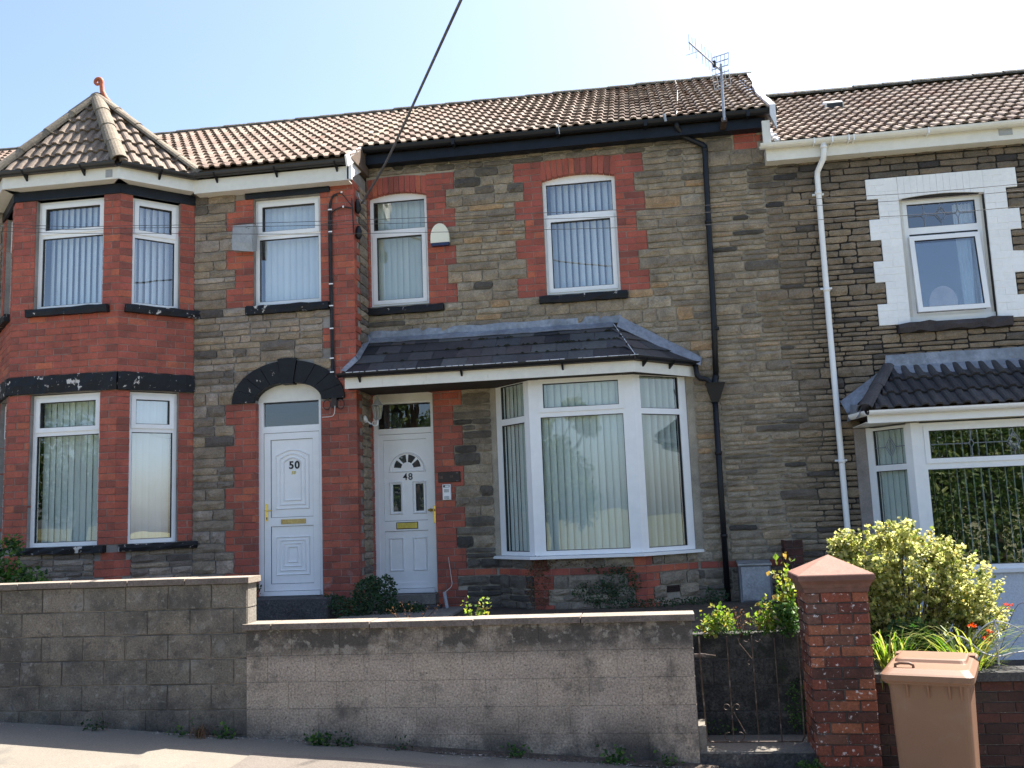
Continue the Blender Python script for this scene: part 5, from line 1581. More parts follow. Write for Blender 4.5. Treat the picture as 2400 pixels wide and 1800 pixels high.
def cope(t, x0, x1, z, joints, y0=-4.035, y1=-3.76, th=.052):
    xs = [x0] + joints + [x1]
    for a, b in zip(xs, xs[1:]):
        mb = MB()
        dz = R.uniform(-.003, .003)
        mb.box(a + .004, b - .004, y0, y1, z + dz, z + th + dz)
        mb.build('coping_slab', coping, t)
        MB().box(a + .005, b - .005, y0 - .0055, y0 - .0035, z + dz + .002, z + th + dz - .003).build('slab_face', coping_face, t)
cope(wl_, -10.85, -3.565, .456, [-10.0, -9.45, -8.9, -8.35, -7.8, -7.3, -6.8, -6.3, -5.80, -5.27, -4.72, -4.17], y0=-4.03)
wr_ = block_wall('block_wall', 'long lower concrete block garden wall in front of the bay window', -3.602, .26, .045, .2235, .435, (.02, .24, .05, .22), block_b, coping, None, 0, 0)
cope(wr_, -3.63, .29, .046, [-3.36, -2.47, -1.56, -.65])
# gate opening: landing, riser, retaining wall
ld = MB()
ld.box(.262, 1.24, -3.98, -3.38, -1.25, -1.0)
ld.build('landing', conc_light); bpy.data.objects['landing']['kind'] = 'structure'
rs = MB(); rs.box(.262, 1.17, -3.994, -3.982, -1.3, -1.012); rs.build('landing_riser', conc_dark)['kind'] = 'structure'
rw = thing('retaining_wall', 'dark mossy concrete block retaining wall behind the gate', 'retaining wall', (.75, -3.46, -1.0))
RW = Fr(0, -3.405)
MB().box(.20, 1.30, -3.398, -3.25, -1.2, -.145).build('wall_core', conc_dark, rw)
ps = []
z = -.14
for i in range(4):
    a = .20 - (.2 if i % 2 else .02)
    while a < 1.3:
        b = min(a + .44, 1.3)
        if b - max(a, .2) > .05: ps.append(Pc(RW, max(a, .2) + .005, b - .005, z - .221 + .005, z - .005, 'block', R.random(), 0, .02))
        a += .44
    z -= .221
emit(ps, 'block', mat('block_wet', [(.05, .047, .043), (.075, .07, .062)], .95, 'tint', var=(4, .4), fine=(60, .6), bump=(55, 1, .01), layers=[((.16, .145, .12), 9.0, .54, .66, .7), ((.012, .014, .012), 3.0, .48, .6, .8), ((.03, .05, .02), 6.0, .58, .68, .6)]), rw)
nib = MB(); nib.box(.262, .325, -3.97, -3.72, -1.02, -.80)
tag(nib.build('concrete_kerb', conc_light), 'short sunlit concrete upstand beside the gate foot', 'concrete block')

# ------------------------------------------------------------------ iron gate
gate = thing('iron_gate', 'thin rusty wrought iron garden gate with scrolls between block wall and brick pillar', 'gate', (.72, -3.93, -.95))
GY = -3.93
def scroll(cx, cz, r, a0, turns, sgn=1):
    pts = []
    for k in range(15):
        a = a0 + sgn * turns * 2 * math.pi * k / 14
        rr = r * (1 - .35 * k / 14)
        pts.append((cx + rr * math.cos(a), GY, cz + rr * math.sin(a)))
    return pts
fr_ = MB(); fr_.tube([(.315, GY, -.10), (.318, GY, -.5), (.33, GY, -.90), (.345, GY, -.93), (.38, GY, -.935), (1.08, GY, -.935), (1.10, GY, -.9), (1.11, GY, -.10)], .007, 6)
fr_.build('frame', iron, gate)
for x, z0, z1 in ((.54, -.10, -.93), (.74, -.10, -.93), (.92, -.12, -.93)):
    MB().tube([(x, GY, z0), (x + .002, GY, z1)], .0055, 6).build('bar', iron, gate)
for p in (scroll(.500, -.665, .028, 0, .8), scroll(.582, -.665, .028, math.pi, .8, -1), scroll(.50, -.895, .035, 1.2, .6), scroll(.60, -.895, .035, 1.9, .6, -1),
          scroll(.70, -.125, .025, 3.6, .4), scroll(.79, -.125, .025, 3.6, .4), scroll(.71, -.315, .02, 1.6, .5),
          [(.545, GY, -.66), (.555, GY, -.70), (.64, GY, -.87)], [(.63, GY, -.12), (.64, GY, -.16), (.735, GY, -.29)]):
    MB().tube(p, .0045, 6).build('scroll', iron, gate)
lt = MB(); lt.tube([(.27, GY, -.245), (.32, GY, -.235), (.44, GY - .02, -.25)], .006, 6); lt.box(.27, .36, GY - .01, GY + .01, -.262, -.235)
lt.build('latch', iron, gate)

# ------------------------------------------------------------------ brick gate pillar
pil = thing('gate_pillar', 'red brick gate pillar with a pyramid terracotta cap', 'pillar', (1.405, -3.89, -1.2))
PX0, PX1, PY0, PY1 = 1.165, 1.645, -4.125, -3.655
MB().box(PX0 + .012, PX1 - .012, PY0 + .012, PY1 - .012, -1.35, .25).build('pillar_core', mortar_old, pil)
pb_ = []
for F, L in ((Fr(PX0, PY0), PX1 - PX0), (Fr(PX0, PY1, 0, -1), PY1 - PY0), (Fr(PX1, PY0, 0, 1), PY1 - PY0)):
    nrow = 19
    for i in range(nrow):
        z1 = .25 - i * .0835
        xs = [0, .5, 1.0] if i % 2 else [0, .235, .735, 1.0]
        if F.dx == 0: xs = [0, .25, .75, 1.0] if i % 2 else [0, .5, 1.0]
        for a, b in zip(xs, xs[1:]):
            pb_.append(Pc(F, a * L + .006, b * L - .006, z1 - .0775, z1 - .003, 'brick', R.random(), R.uniform(-.004, .006), .02))
emit(pb_, 'brick', brick_old, pil)
cp = MB()
def rect(x0, x1, y0, y1, z): return [(x0, y0, z), (x1, y0, z), (x1, y1, z), (x0, y1, z)]
lv = []
for e, z in ((.010, .25), (.014, .285), (.020, .290), (.028, .315), (.045, .335), (.055, .345), (.055, .385), (.050, .392)):
    lv += rect(PX0 - e, PX1 + e, PY0 - e, PY1 + e, z)
nl = 8
lv.append(((PX0 + PX1) / 2, (PY0 + PY1) / 2, .535))
f = [(3, 2, 1, 0)]
for k in range(nl - 1):
    for i in range(4):
        j = (i + 1) % 4
        f.append((4 * k + i, 4 * k + j, 4 * k + 4 + j, 4 * k + 4 + i))
f += [(4 * (nl - 1) + i, 4 * (nl - 1) + (i + 1) % 4, 4 * nl) for i in range(4)]
cp.add(lv, f).build('pillar_cap', cap_stone, pil)

# low brick wall of 46 behind the bin
bw_ = thing('brick_wall', 'low dark red brick garden wall with stone coping behind the bin', 'garden wall', (4.3, -3.9, -1.4))
MB().box(1.62, 8.0, -3.968, -3.76, -1.9, -.47).build('wall_core', mortar_old, bw_)
ps = []
bricks(ps, Fr(1.62, -3.98), 0, 6.3, -.475 - 12 * .08, -.475, h=.08, L=.24)
BM.clear()
emit(ps, 'brick', brick_dark, bw_)
x = 1.60
while x < 7.9:
    MB().box(x + .003, x + .597, -4.02, -3.72, -.472, -.405).build('coping_stone', conc_dark, bw_)
    x += .6
sr = thing('iron_scroll_rail', 'silver painted scroll ironwork along the low brick wall', 'railing', (2.6, -3.9, -.4))
MB().tube(smooth([(2.24, -3.9, -.20), (2.34, -3.9, -.14), (2.42, -3.9, -.17), (2.52, -3.9, -.265), (2.64, -3.9, -.30), (2.76, -3.9, -.275), (2.95, -3.9, -.265), (3.3, -3.9, -.32)], 5), .006, 6).build('rail', galv, sr)
MB().tube(smooth([(2.42, -3.9, -.22), (2.52, -3.9, -.10), (2.64, -3.9, -.03), (2.78, -3.9, -.07), (2.90, -3.9, -.16), (3.1, -3.9, -.3)], 5), .005, 6).build('rail', galv, sr)
for q in range(3):
    MB().tube([(2.64 + .026 * math.cos(a * .9 + q * 2.1) * math.sin(math.pi * a / 14), -3.9 + .026 * math.sin(a * .9 + q * 2.1) * math.sin(math.pi * a / 14), -.28 + .019 * a) for a in range(15)], .005, 5).build('twist', galv, sr)
MB().tube([(2.64, -3.9, -.40), (2.64, -3.9, -.28)], .008, 6).build('post', galv, sr)

# stub of an old brick party wall between 48 and 46
sb = thing('brick_stub', 'crumbling red brick stub of party wall beside the meter box', 'brick wall', (1.64, -.3, -.8))
MB().box(1.545, 1.755, -.48, -.02, -.9, .14).build('wall_core', mortar_old, sb)
MB().box(1.545, 1.735, -.27, -.02, .1, .50).build('wall_core', mortar_old, sb)
ps = []
bricks(ps, Fr(1.53, -.49), 0, .24, -.85, .15, L=.24); bricks(ps, Fr(1.53, -.28), 0, .22, .15, .53, L=.22)
bricks(ps, Fr(1.53, -.02, 0, -1), 0, .47, -.85, .15, L=.24); bricks(ps, Fr(1.53, -.02, 0, -1), 0, .26, .15, .53, L=.24)
BM.clear()
emit(ps, 'brick', brick_dark, sb)

# ------------------------------------------------------------------ steps
s5 = MB(); s5.add([(x + R.uniform(-.006, .006), y, z) for x, y, z in [( -5.02, -1.02, -.3), (-3.93, -1.02, -.3), (-3.93, -.57, -.3), (-5.02, -.57, -.3), (-5.02, -1.0, .055), (-3.94, -1.0, .05), (-3.94, -.57, .055), (-5.02, -.57, .06), (-5.02, -1.012, -.06), (-3.93, -1.012, -.06)]],
       [(0, 1, 9, 8), (8, 9, 5, 4), (4, 5, 6, 7), (1, 2, 6, 5, 9), (3, 0, 8, 4, 7)])
tag(s5.build('door_step', conc_dark), 'dark mossy stone step below the door of number 50', 'step')
s8 = MB(); s8.box(-3.62, -2.78, -.20, .18, -.12, .0)
tag(s8.build('door_step', conc_light), 'pale worn stone step below the door of number 48', 'step')
s8 = MB(); s8.box(-3.58, -2.70, -.42, -.2, -.20, -.125)
tag(s8.build('path_slab', conc_dark), 'low dark slab in front of the step of number 48', 'step')

# ------------------------------------------------------------------ things fixed to the fronts
al = MB()
al.poly(F8, [(-2.745, 4.62), (-2.49, 4.62)] + [(-2.6175 + .1275 * math.cos(math.pi * k / 14) * (1 if True else 0), 4.66 + .225 * math.sin(math.pi * k / 14) ** .8) for k in range(15)], .0, .075)
t = thing('burglar_alarm', 'cream dome shaped burglar alarm box right of the upper left window of 48', 'alarm box', (-2.617, -.04, 4.56))
al.build('cover', cream, t)
MB().poly(F8, [(-2.735, 4.58), (-2.50, 4.58), (-2.49, 4.618), (-2.745, 4.618)], .0, .07).build('base', navy, t)
t = thing('alarm_box', 'weathered grey box with slanted vents left of the upper window of 50', 'alarm box', (-5.13, -.66, 4.51))
bx = MB()
a0, a1 = -5.27, -4.985
v = [F5.p(a0, 4.90, 0), F5.p(a1, 4.90, 0), F5.p(a1, 4.55, 0), F5.p(a0, 4.55, 0), F5.p(a0, 4.89, .11), F5.p(a1 - .005, 4.89, .11), F5.p(a1 - .005, 4.51, .12), F5.p(a0, 4.55, .13), F5.p(a0 - .005, 4.66, .13), F5.p(a1 - .005, 4.62, .14), F5.p(a1 - .05, 4.54, .02)]
bx.add(v, [(3, 2, 1, 0), (0, 1, 5, 4), (4, 5, 9, 8), (8, 9, 6, 7), (0, 4, 8, 7, 3), (1, 2, 6, 9, 5), (7, 6, 2, 3)])
bx.build('cover', box_grey, t)
for k in range(4):
    MB().add([F5.p(-5.09, 4.845 - .03 * k, .117), F5.p(-5.035, 4.865 - .03 * k, .117), F5.p(-5.035, 4.858 - .03 * k, .118), F5.p(-5.09, 4.838 - .03 * k, .118)], [(3, 2, 1, 0)]).build('vent_slot', gasket, t)
t = thing('meter_box', 'grey metal gas meter box standing on legs beside the black downpipe', 'meter box', (1.17, -.15, -.22))
mb = MB(); mb.box(.985, 1.365, -.24, -.01, -.20, .27); mb.build('cabinet', mat('meter_edge', [(.15, .155, .16)], .6, None, bump=(40, .4, .003)), t)
mb = MB(); mb.fb(Fr(0, -.24), 1.01, 1.345, -.175, .225, .0, .012, 0, .005); mb.build('door', meter_metal, t)
mb = MB(); mb.add([(.975, -.26, .245), (1.375, -.26, .245), (1.375, -.0, .27), (.975, -.0, .27), (.975, -.26, .26), (1.375, -.26, .26), (1.375, 0, .295), (.975, 0, .295)], [(0, 1, 5, 4), (4, 5, 6, 7), (3, 2, 1, 0), (1, 2, 6, 5), (0, 4, 7, 3)]); mb.build('lid', galv, t)
for x in (1.0, 1.31): MB().box(x, x + .03, -.2, -.17, -.34, -.2).build('leg', iron, t)
pl = thing('name_plate', 'dark brown worn house name plate beside door 48', 'plaque', (-2.60, -.02, 1.41))
MB().fb(F8, -2.745, -2.452, 1.412, 1.548, .0, .016, 0, .005).build('plate', plate_brown, pl)
for a, z, h in ((-2.735, 1.463, .040), (-2.712, 1.458, .034), (-2.705, 1.462, .034), (-2.690, 1.458, .038), (-2.585, 1.468, .03), (-2.565, 1.464, .036), (-2.555, 1.474, .03)):
    MB().fb(F8, a, a + .006, z, z + h, .016, .0185).build('worn_mark', plate_mark, pl)
for a in (-2.50, -2.485):
    for z in (1.425, 1.528): MB().tube([F8.p(a, z, .015), F8.p(a, z, .019)], .004, 8).build('screw', galv, pl)
t = thing('door_intercom', 'pale grey intercom panel below the brown name plate', 'intercom', (-2.635, -.02, 1.18))
MB().fb(F8, -2.69, -2.58, 1.182, 1.385, .0, .03, 0, .006).build('body', box_grey if False else white_pvc, t)
ring_ = MB(); ring(ring_, F8, -2.677, -2.595, 1.345, 1.375, .006, .028, .0325); ring_.fb(F8, -2.677, -2.655, 1.345, 1.375, .028, .0325); ring_.build('name_window', gasket, t)
for z0 in (1.192, 1.282):
    for k in range(5): MB().fb(F8, -2.668, -2.603, z0 + k * .009, z0 + .006 + k * .009, .028, .0325).build('grille_slot', box_grey, t)
# wall lantern on the side wall by door 48
t = thing('wall_lantern', 'white coach lantern on a bracket beside the fanlight of door 48', 'lantern', (-3.55, -.28, 2.2))
lx, ly = -3.47, -.27
br = MB(); br.smooth = True
br.tube([(-3.645, -.27, 2.27), (-3.62, -.27, 2.275), (-3.61, -.27, 2.28)], [.055, .05, .01], 12)
br.tube([(-3.62, -.27, 2.25), (-3.56, -.27, 2.20), (-3.50, -.27, 2.17), (lx, ly, 2.19), (lx, ly, 2.25)], [.012, .010, .010, .012, .014], 8)
br.tube([(-3.55, -.27, 2.195), (-3.53, -.27, 2.235), (-3.50, -.27, 2.24), (-3.51, -.27, 2.215)], .006, 6)
br.build('bracket', white_pvc, t)
hd = MB(); hd.tube([(lx, ly, 2.25), (lx, ly, 2.265)], [.03, .042], 6)
hd.tube([(lx, ly, 2.435), (lx, ly, 2.45), (lx, ly, 2.50), (lx, ly, 2.55), (lx, ly, 2.57)], [.085, .075, .035, .012, .018], 6)
for k in range(6):
    a = math.pi * 2 * k / 6
    hd.tube([(lx + .042 * math.cos(a), ly + .042 * math.sin(a), 2.262), (lx + .072 * math.cos(a), ly + .072 * math.sin(a), 2.436)], .005, 5)
hd.build('lantern_frame', box_grey, t)
gl_ = MB(); gl_.tube([(lx, ly, 2.264), (lx, ly, 2.434)], [.040, .069], 6); gl_.build('lantern_glass', glass, t)
# small black lamp sensor
MB().tube([(-3.56, -.29, 2.15), (-3.56, -.29, 2.19)], [.022, .026], 8).build('sensor', black_plastic, t)

# ------------------------------------------------------------------ cables
def cable(name, pts, r, m, label, cat, group=None, n=6):
    o = MB().tube(pts, r, n); o.smooth = True
    o = o.build(name, m)
    return tag(o, label, cat, group)
yc = Y5 - .02
cr_ = thing('wall_cables', 'bundle of black cables clipped down the red brick pier', 'cable', (-3.95, Y5, 2.4))
MB().tube(smooth([(-3.86, yc, 5.22), (-3.92, yc, 5.20), (-3.955, yc, 5.10), (-3.965, yc, 4.9), (-3.96, yc, 4.0), (-3.958, yc, 3.2), (-3.955, yc, 2.62), (-3.94, yc - .02, 2.48)]), .013, 7).build('cable', cable_mat, cr_)
MB().tube(smooth([(-3.665, yc, 5.05), (-3.72, yc, 5.12), (-3.80, yc, 5.225), (-3.88, yc, 5.23), (-3.94, yc, 5.18), (-3.98, yc, 5.0), (-3.985, yc, 4.4), (-3.975, yc, 3.4), (-3.97, yc, 2.55)]), .006, 6).build('cable', cable_mat, cr_)
MB().tube(smooth([(-3.67, yc, 5.02), (-3.76, yc, 5.04), (-3.84, yc, 5.035), (-3.92, yc, 4.99), (-3.94, yc, 4.9), (-3.945, yc, 4.0), (-3.93, yc, 2.7), (-3.90, yc - .02, 2.45)]), .008, 6).build('cable', cable_mat, cr_)
MB().tube(smooth([(-3.665, yc, 5.15), (-3.655, yc, 4.98), (-3.65, yc, 4.80), (-3.645, yc, 4.66)]), .009, 6).build('cable', cable_mat, cr_)
for z in (5.02, 4.72, 4.02, 3.73, 3.43, 3.04, 2.86): MB().fb(F5, -3.985, -3.935, z - .008, z + .008, .02, .037).build('clip', white_pvc, cr_)
for x, z in ((-3.80, 5.245), (-3.78, 5.045)): MB().fb(F5, x - .01, x + .01, z - .012, z + .012, .02, .033).build('clip', white_pvc, cr_)
for cx, w_ in ((-4.03, .05), (-3.85, .05)):
    MB().tube([(cx + w_ * math.cos(a * .6), yc - .02, 2.44 + .065 * math.sin(a * .6)) for a in range(12)], .006, 6).build('cable_loop', cable_mat, cr_)
MB().fb(F5, -3.97, -3.90, 2.40, 2.52, .01, .05).build('junction', plate_brown, cr_)
MB().tube(smooth([(-3.92, yc - .03, 2.42), (-3.93, yc - .03, 2.33), (-3.97, yc - .015, 2.29), (-4.10, yc - .01, 2.285)]), .005, 6).build('white_cable', white_cable, cr_)
jb = thing('cable_bracket', 'black cable terminal and bracket where the overhead cable meets the wall', 'bracket', (-3.62, -.5, 4.6))
m_ = MB(); m_.smooth = True
m_.tube([(-3.615, -.52, 5.16), (-3.615, -.51, 5.10), (-3.61, -.50, 5.02), (-3.615, -.51, 4.97)], [.018, .04, .045, .02], 8)
m_.tube([(-3.61, -.50, 4.80), (-3.61, -.50, 4.74), (-3.61, -.50, 4.66), (-3.61, -.50, 4.62)], [.02, .045, .045, .02], 8)
m_.build('terminal', black_plastic, jb)
MB().tube([(-3.64, -.42, 5.28), (-3.60, -.46, 5.18), (-3.52, -.50, 5.10)], .010, 6).build('hook', galv, jb)
p0, p1 = Vector((-3.55, -.50, 5.12)), Vector((-1.96, -4.75, 8.0))
CP0 = Vector((-3.56, -.50, 5.11))
top = CAM + (fw * 2200 + rt2 * (1085 - 1200) + up2 * (900 + 10)) .normalized() * 9.0
mid = CP0.lerp(top, .42) + Vector((0, 0, -.10))
ext = top + (top - mid) * 1.4
dc = thing('overhead_cable', 'thick overhead supply cable rising from the wall bracket across the roof to the sky', 'cable', CP0)
MB().tube(smooth([CP0, CP0.lerp(mid, .5) + Vector((0, 0, -.03)), mid, top, ext], 10), .0145, 8).build('cable', drop_mat, dc)
for nm, pts, lb_ in (('a', [(-9.5, 4.25), (-5.37, 3.60), (-4.14, 3.475), (-2.35, 3.365), (0.0, 3.255), (1.4, 3.215), (2.80, 3.20), (7, 3.28)], 'topmost of the three thin wires crossing the house fronts'),
                     ('b', [(-9.5, 4.20), (-5.37, 3.57), (-4.14, 3.455), (-2.35, 3.33), (0.0, 3.20), (1.4, 3.163), (2.80, 3.15), (7, 3.24)], 'middle of the three thin wires crossing the house fronts'),
                     ('c', [(-9.5, 4.05), (-5.37, 3.53), (-4.14, 3.41), (-2.35, 3.255), (0.0, 3.11), (1.4, 3.052), (2.80, 3.03), (7, 3.10)], 'lowest of the three thin wires crossing the house fronts')):
    cable('overhead_wire', smooth([(x, -5.0, z) for x, z in pts], 6), .0022, cable_mat, lb_, 'wire', 'thin overhead wires')

# ------------------------------------------------------------------ television aerial
ae = thing('television_aerial', 'rusty mast with a yagi television aerial over the black gutter', 'aerial', (1.18, -.42, 5.8))
MB().tube([(1.185, -.42, 5.80), (1.19, -.40, 6.15), (1.195, -.42, 6.56)], .017, 8).build('mast', galv, ae)
MB().fb(F8, 1.15, 1.22, 5.78, 5.84, .17, .43).build('mast_foot', iron, ae)
b0, b1 = Vector((1.17, -.44, 6.48)), Vector((.758, -1.24, 6.482))
MB().tube([b0 + (b0 - b1) * .06, b1], .010, 6).build('boom', galv, ae)
bd = (b1 - b0).normalized()
for k in range(9):
    p = b0.lerp(b1, .16 + .84 * k / 8)
    h = .13 if k < 7 else .10
    MB().tube([p + Vector((0, 0, h)), p + Vector((0, 0, -h))] if k != 5 else [p, p + Vector((-.16, -.05, -.06))], .0035, 5).build('element', galv, ae)
sd = bd.cross(Vector((0, 0, 1))).normalized()
for zs in (-1, 1):
    rf = MB()
    c0 = b0 - bd * .02
    for k in range(5):
        q = c0 + sd * (-.11 + .055 * k)
        rf.tube([q + Vector((0, 0, zs * .02)), q + Vector((0, 0, zs * .22)) - bd * .05], .004, 5)
    for zz in (.04, .13, .22):
        rf.tube([c0 - sd * .11 + Vector((0, 0, zs * zz)) - bd * .05 * zz / .22, c0 + sd * .11 + Vector((0, 0, zs * zz)) - bd * .05 * zz / .22], .007, 5)
    rf.build('reflector', galv, ae)
MB().tube([b0 + bd * .16 + Vector((0, 0, -.03)), b0 + bd * .16 + Vector((0, 0, .05))], .022, 8).build('dipole_box', black_plastic, ae)
cable('aerial_cable', smooth([(.60, -.31, 5.99), (.62, -.10, 6.12), (.66, .5, 6.46), (.72, 1.4, 7.0), (.78, 2.4, 7.6), (.79, 3.05, 8.02)], 6), .006, white_cable, 'pale cable running down the roof tiles beside the aerial', 'cable')

# ------------------------------------------------------------------ wheelie bin
bn = thing('wheelie_bin', 'brown plastic wheelie bin in front of the low brick wall', 'wheelie bin', (1.80, -4.95, gz(1.8)))
BZ = gz(1.8)
ang = rad(-20)
def bt(p):
    x, y, z = p
    return (1.855 + x * math.cos(ang) - y * math.sin(ang), -4.93 + x * math.sin(ang) + y * math.cos(ang), z + BZ)
def loft(mb, secs, caps=True, t=0.0):
    """secs: list of (half w, y0, y1, z, corner radius)"""
    rings = []
    for hw, y0, y1, z, r in secs:
        pts = []
        for cx, cy, a0 in ((hw - r, y0 + r, -90), (hw - r, y1 - r, 0), (-hw + r, y1 - r, 90), (-hw + r, y0 + r, 180)):
            for k in range(5):
                a = rad(a0 + 90 * k / 4)
                pts.append(bt((cx + r * math.cos(a), cy + r * math.sin(a), z)))
        rings.append(pts)
    n = len(rings[0])
    f = [(k * n + i, k * n + (i + 1) % n, (k + 1) * n + (i + 1) % n, (k + 1) * n + i) for k in range(len(rings) - 1) for i in range(n)]
    if caps: f += [tuple(range(n - 1, -1, -1)), tuple((len(rings) - 1) * n + i for i in range(n))]
    mb.add([p for r_ in rings for p in r_], f, t)
b = MB()
loft(b, [(.228, -.235, .25, .03, .05), (.230, -.24, .26, .05, .05), (.252, -.30, .34, .93, .05), (.254, -.302, .345, .96, .05)])
b.build('body', bin_brown, bn)
b = MB()
loft(b, [(.256, -.304, .35, .925, .05), (.272, -.335, .37, .93, .05), (.274, -.340, .375, .965, .05), (.270, -.335, .37, .972, .05)])
b.build('rim', bin_brown, bn)
for x in (-.13, .0, .13, .20):
    b = MB()
    v = [bt(p) for p in ((x - .006, -.332, .93), (x + .006, -.332, .93), (x - .006, -.295, .93), (x + .006, -.295, .93), (x - .006, -.288, .82), (x + .006, -.288, .82))]
    b.add(v, [(0, 1, 5, 4), (0, 4, 2), (1, 3, 5)]); b.build('rib', bin_brown, bn)
b = MB()
loft(b, [(.284, -.352, .36, .945, .05), (.290, -.360, .365, .955, .05), (.291, -.362, .37, .992, .05), (.280, -.345, .36, 1.002, .05), (.262, -.305, .34, 1.020, .05), (.250, -.285, .32, 1.027, .05)])
b.build('lid', bin_brown, bn)
b = MB()
loft(b, [(.235, -.02, .36, 1.025, .04), (.228, .0, .36, 1.046, .04), (.215, .02, .35, 1.052, .04)])
b.build('lid_hump', bin_brown, bn)
b = MB(); b.smooth = True
b.tube([bt(p) for p in ((-.20, -.25, 1.02), (-.20, -.25, 1.045), (-.17, -.25, 1.056), (-.11, -.25, 1.056), (-.085, -.25, 1.045), (-.085, -.25, 1.02))], .010, 8)
b.build('lid_handle', bin_brown, bn)
b = MB(); b.smooth = True
b.tube([bt(p) for p in ((-.26, .36, 1.0), (-.27, .47, 1.01), (.27, .47, 1.01), (.26, .36, 1.0))], .019, 8)
b.build('handle_bar', bin_brown, bn)
for x in (-.26, .22):
    b = MB(); v = [bt(p) for p in ((x, .33, .90), (x + .05, .33, .90), (x + .05, .50, .975), (x, .50, .975), (x, .33, 1.035), (x + .05, .33, 1.035), (x + .05, .50, 1.03), (x, .50, 1.03))]
    b.add(v, [(0, 1, 2, 3), (4, 7, 6, 5), (0, 4, 5, 1), (1, 5, 6, 2), (2, 6, 7, 3), (3, 7, 4, 0)]); b.build('hinge', bin_brown, bn)
for x in (-.25, .25):
    b = MB(); b.tube([bt((x - .025, .27, .10)), bt((x + .025, .27, .10))], .10, 20); b.build('wheel', black_plastic, bn)

# ------------------------------------------------------------------ planting
def blob(c, r, n, surf=.6):
    out = []
    for _ in range(n):
        d = Vector((R.gauss(0, 1), R.gauss(0, 1), R.gauss(0, 1))).normalized()
        k = surf + (1 - surf) * R.random() if R.random() < .75 else R.random()
        out.append(Vector((c[0] + d.x * r[0] * k, c[1] + d.y * r[1] * k, c[2] + d.z * r[2] * k)))
    return out
sh_ = thing('variegated_shrub', 'large yellow green variegated shrub behind the gate pillar', 'shrub', (2.2, -3.1, -.86))
stems = MB(); lfs = MB()
base = Vector((2.15, -3.05, -.86))
tips = []
LX = -.09
lobes = [((1.93, -3.05, .30), (.30, .30, .40)), ((2.32, -3.05, .28), (.42, .36, .42)), ((2.70, -3.05, .12), (.34, .33, .36)), ((2.88, -3.05, -.02), (.24, .25, .28)), ((2.62, -3.1, -.18), (.38, .30, .30)),
         ((2.05, -3.1, -.05), (.34, .3, .34)), ((2.62, -3.05, .46), (.16, .18, .17)), ((1.82, -3.05, .56), (.10, .12, .14)), ((2.25, -3.05, .60), (.20, .2, .17))]
for (c, r) in lobes:
    vol = r[0] * r[1] * r[2]
    for q in range(int(50 + vol * 4200)):
        d = Vector((R.gauss(0, 1), R.gauss(0, 1), R.gauss(0, 1))).normalized()
        k = R.uniform(.30, 1.05) if R.random() > .035 else R.uniform(1.05, 1.18)
        p = Vector((c[0] + LX + d.x * r[0] * k, c[1] + d.y * r[1] * k, c[2] + d.z * r[2] * k))
        out = (d + Vector((0, -.1, .7))).normalized()
        tips.append((p, out))
        if R.random() < .12:
            m2 = base.lerp(p, .55) + Vector((R.uniform(-.05, .05), R.uniform(-.05, .05), -.03))
            stems.tube([base + Vector((R.uniform(-.15, .15), R.uniform(-.1, .1), 0)), m2, p], [.010, .006, .002], 4, caps=False)
        # rosette of small leaves along the twig tip
        for j in range(13):
            s_ = R.uniform(-.03, .055)
            leaves(lfs, [p + out * s_ + Vector((R.gauss(0, .014), R.gauss(0, .014), R.gauss(0, .014)))], .034,
                   tfun=lambda pp: min(.99, max(0, R.gauss(.58, .2) - (.38 if R.random() < .25 else 0))), k=1.5)
stems.build('stem', bark, sh_)
lfs.build('foliage', leaf_shrub, sh_, kind='stuff')
# dark green leaves low in the shrub
ug = thing('green_perennial', 'deep green lobed leaves growing under the yellow shrub', 'plant', (2.1, -3.35, -.86))
lfs = MB()
for c, r, n in (((2.10, -3.40, -.20), (.24, .14, .17), 330), ((2.35, -3.40, -.32), (.20, .14, .14), 240)):
    leaves(lfs, blob(c, r, n, .3), .06)
lfs.build('foliage', leaf_green, ug, kind='stuff')
MB().tube([(2.1, -3.4, -.86), (2.08, -3.42, -.3)], .008, 5).build('stem', bark, ug)
def blades(mb, c, n, L, spread, w=.010, up=.9, bend=1.0, dirx=None):
    for _ in range(n):
        a = R.uniform(0, 2 * math.pi)
        d = Vector((math.cos(a), math.sin(a) * .6 - .2, 0)) if dirx is None else Vector((dirx + R.gauss(0, .4), R.gauss(-.2, .4), 0))
        d.normalize()
        l = L * R.uniform(.6, 1.15)
        sp_ = spread * R.uniform(.4, 1.2)
        p0 = Vector(c) + Vector((R.gauss(0, .05), R.gauss(0, .04), 0))
        t = R.random()
        side = d.cross(Vector((0, 0, 1)))
        v = []
        for k in range(7):
            u = k / 6
            p = p0 + d * (l * sp_ * u ** 1.6) + Vector((0, 0, l * up * (u - .55 * bend * u ** 2.6)))
            ww = w * (1 - u ** 2) * R.uniform(.9, 1.1) + .0008
            v += [tuple(p - side * ww), tuple(p + side * ww)]
        mb.add(v, [(2 * k, 2 * k + 1, 2 * k + 3, 2 * k + 2) for k in range(6)], t)
for c, n, L, sp_, lb_, w_ in (((1.88, -3.72, -.72), 120, 1.15, .30, 'tuft of long grassy leaves between the pillar and the bin', .008),
                     ((2.46, -3.70, -.70), 150, 1.15, .55, 'arching sword leaved clump right of the bin', .009)):
    t = thing('sword_leaved_plant', lb_, 'plant', c)
    m_ = MB(); blades(m_, c, n, L, sp_, w_, .9, .85)
    m_.build('foliage', blade, t, kind='stuff')
hang = thing('trailing_grass', 'pale grass blades hanging down beside the brick pillar', 'plant', (1.76, -4.0, -.45))
m_ = MB(); blades(m_, (1.76, -3.98, -.45), 26, .42, .25, .006, .35, 2.6); m_.build('foliage', blade, hang, kind='stuff')
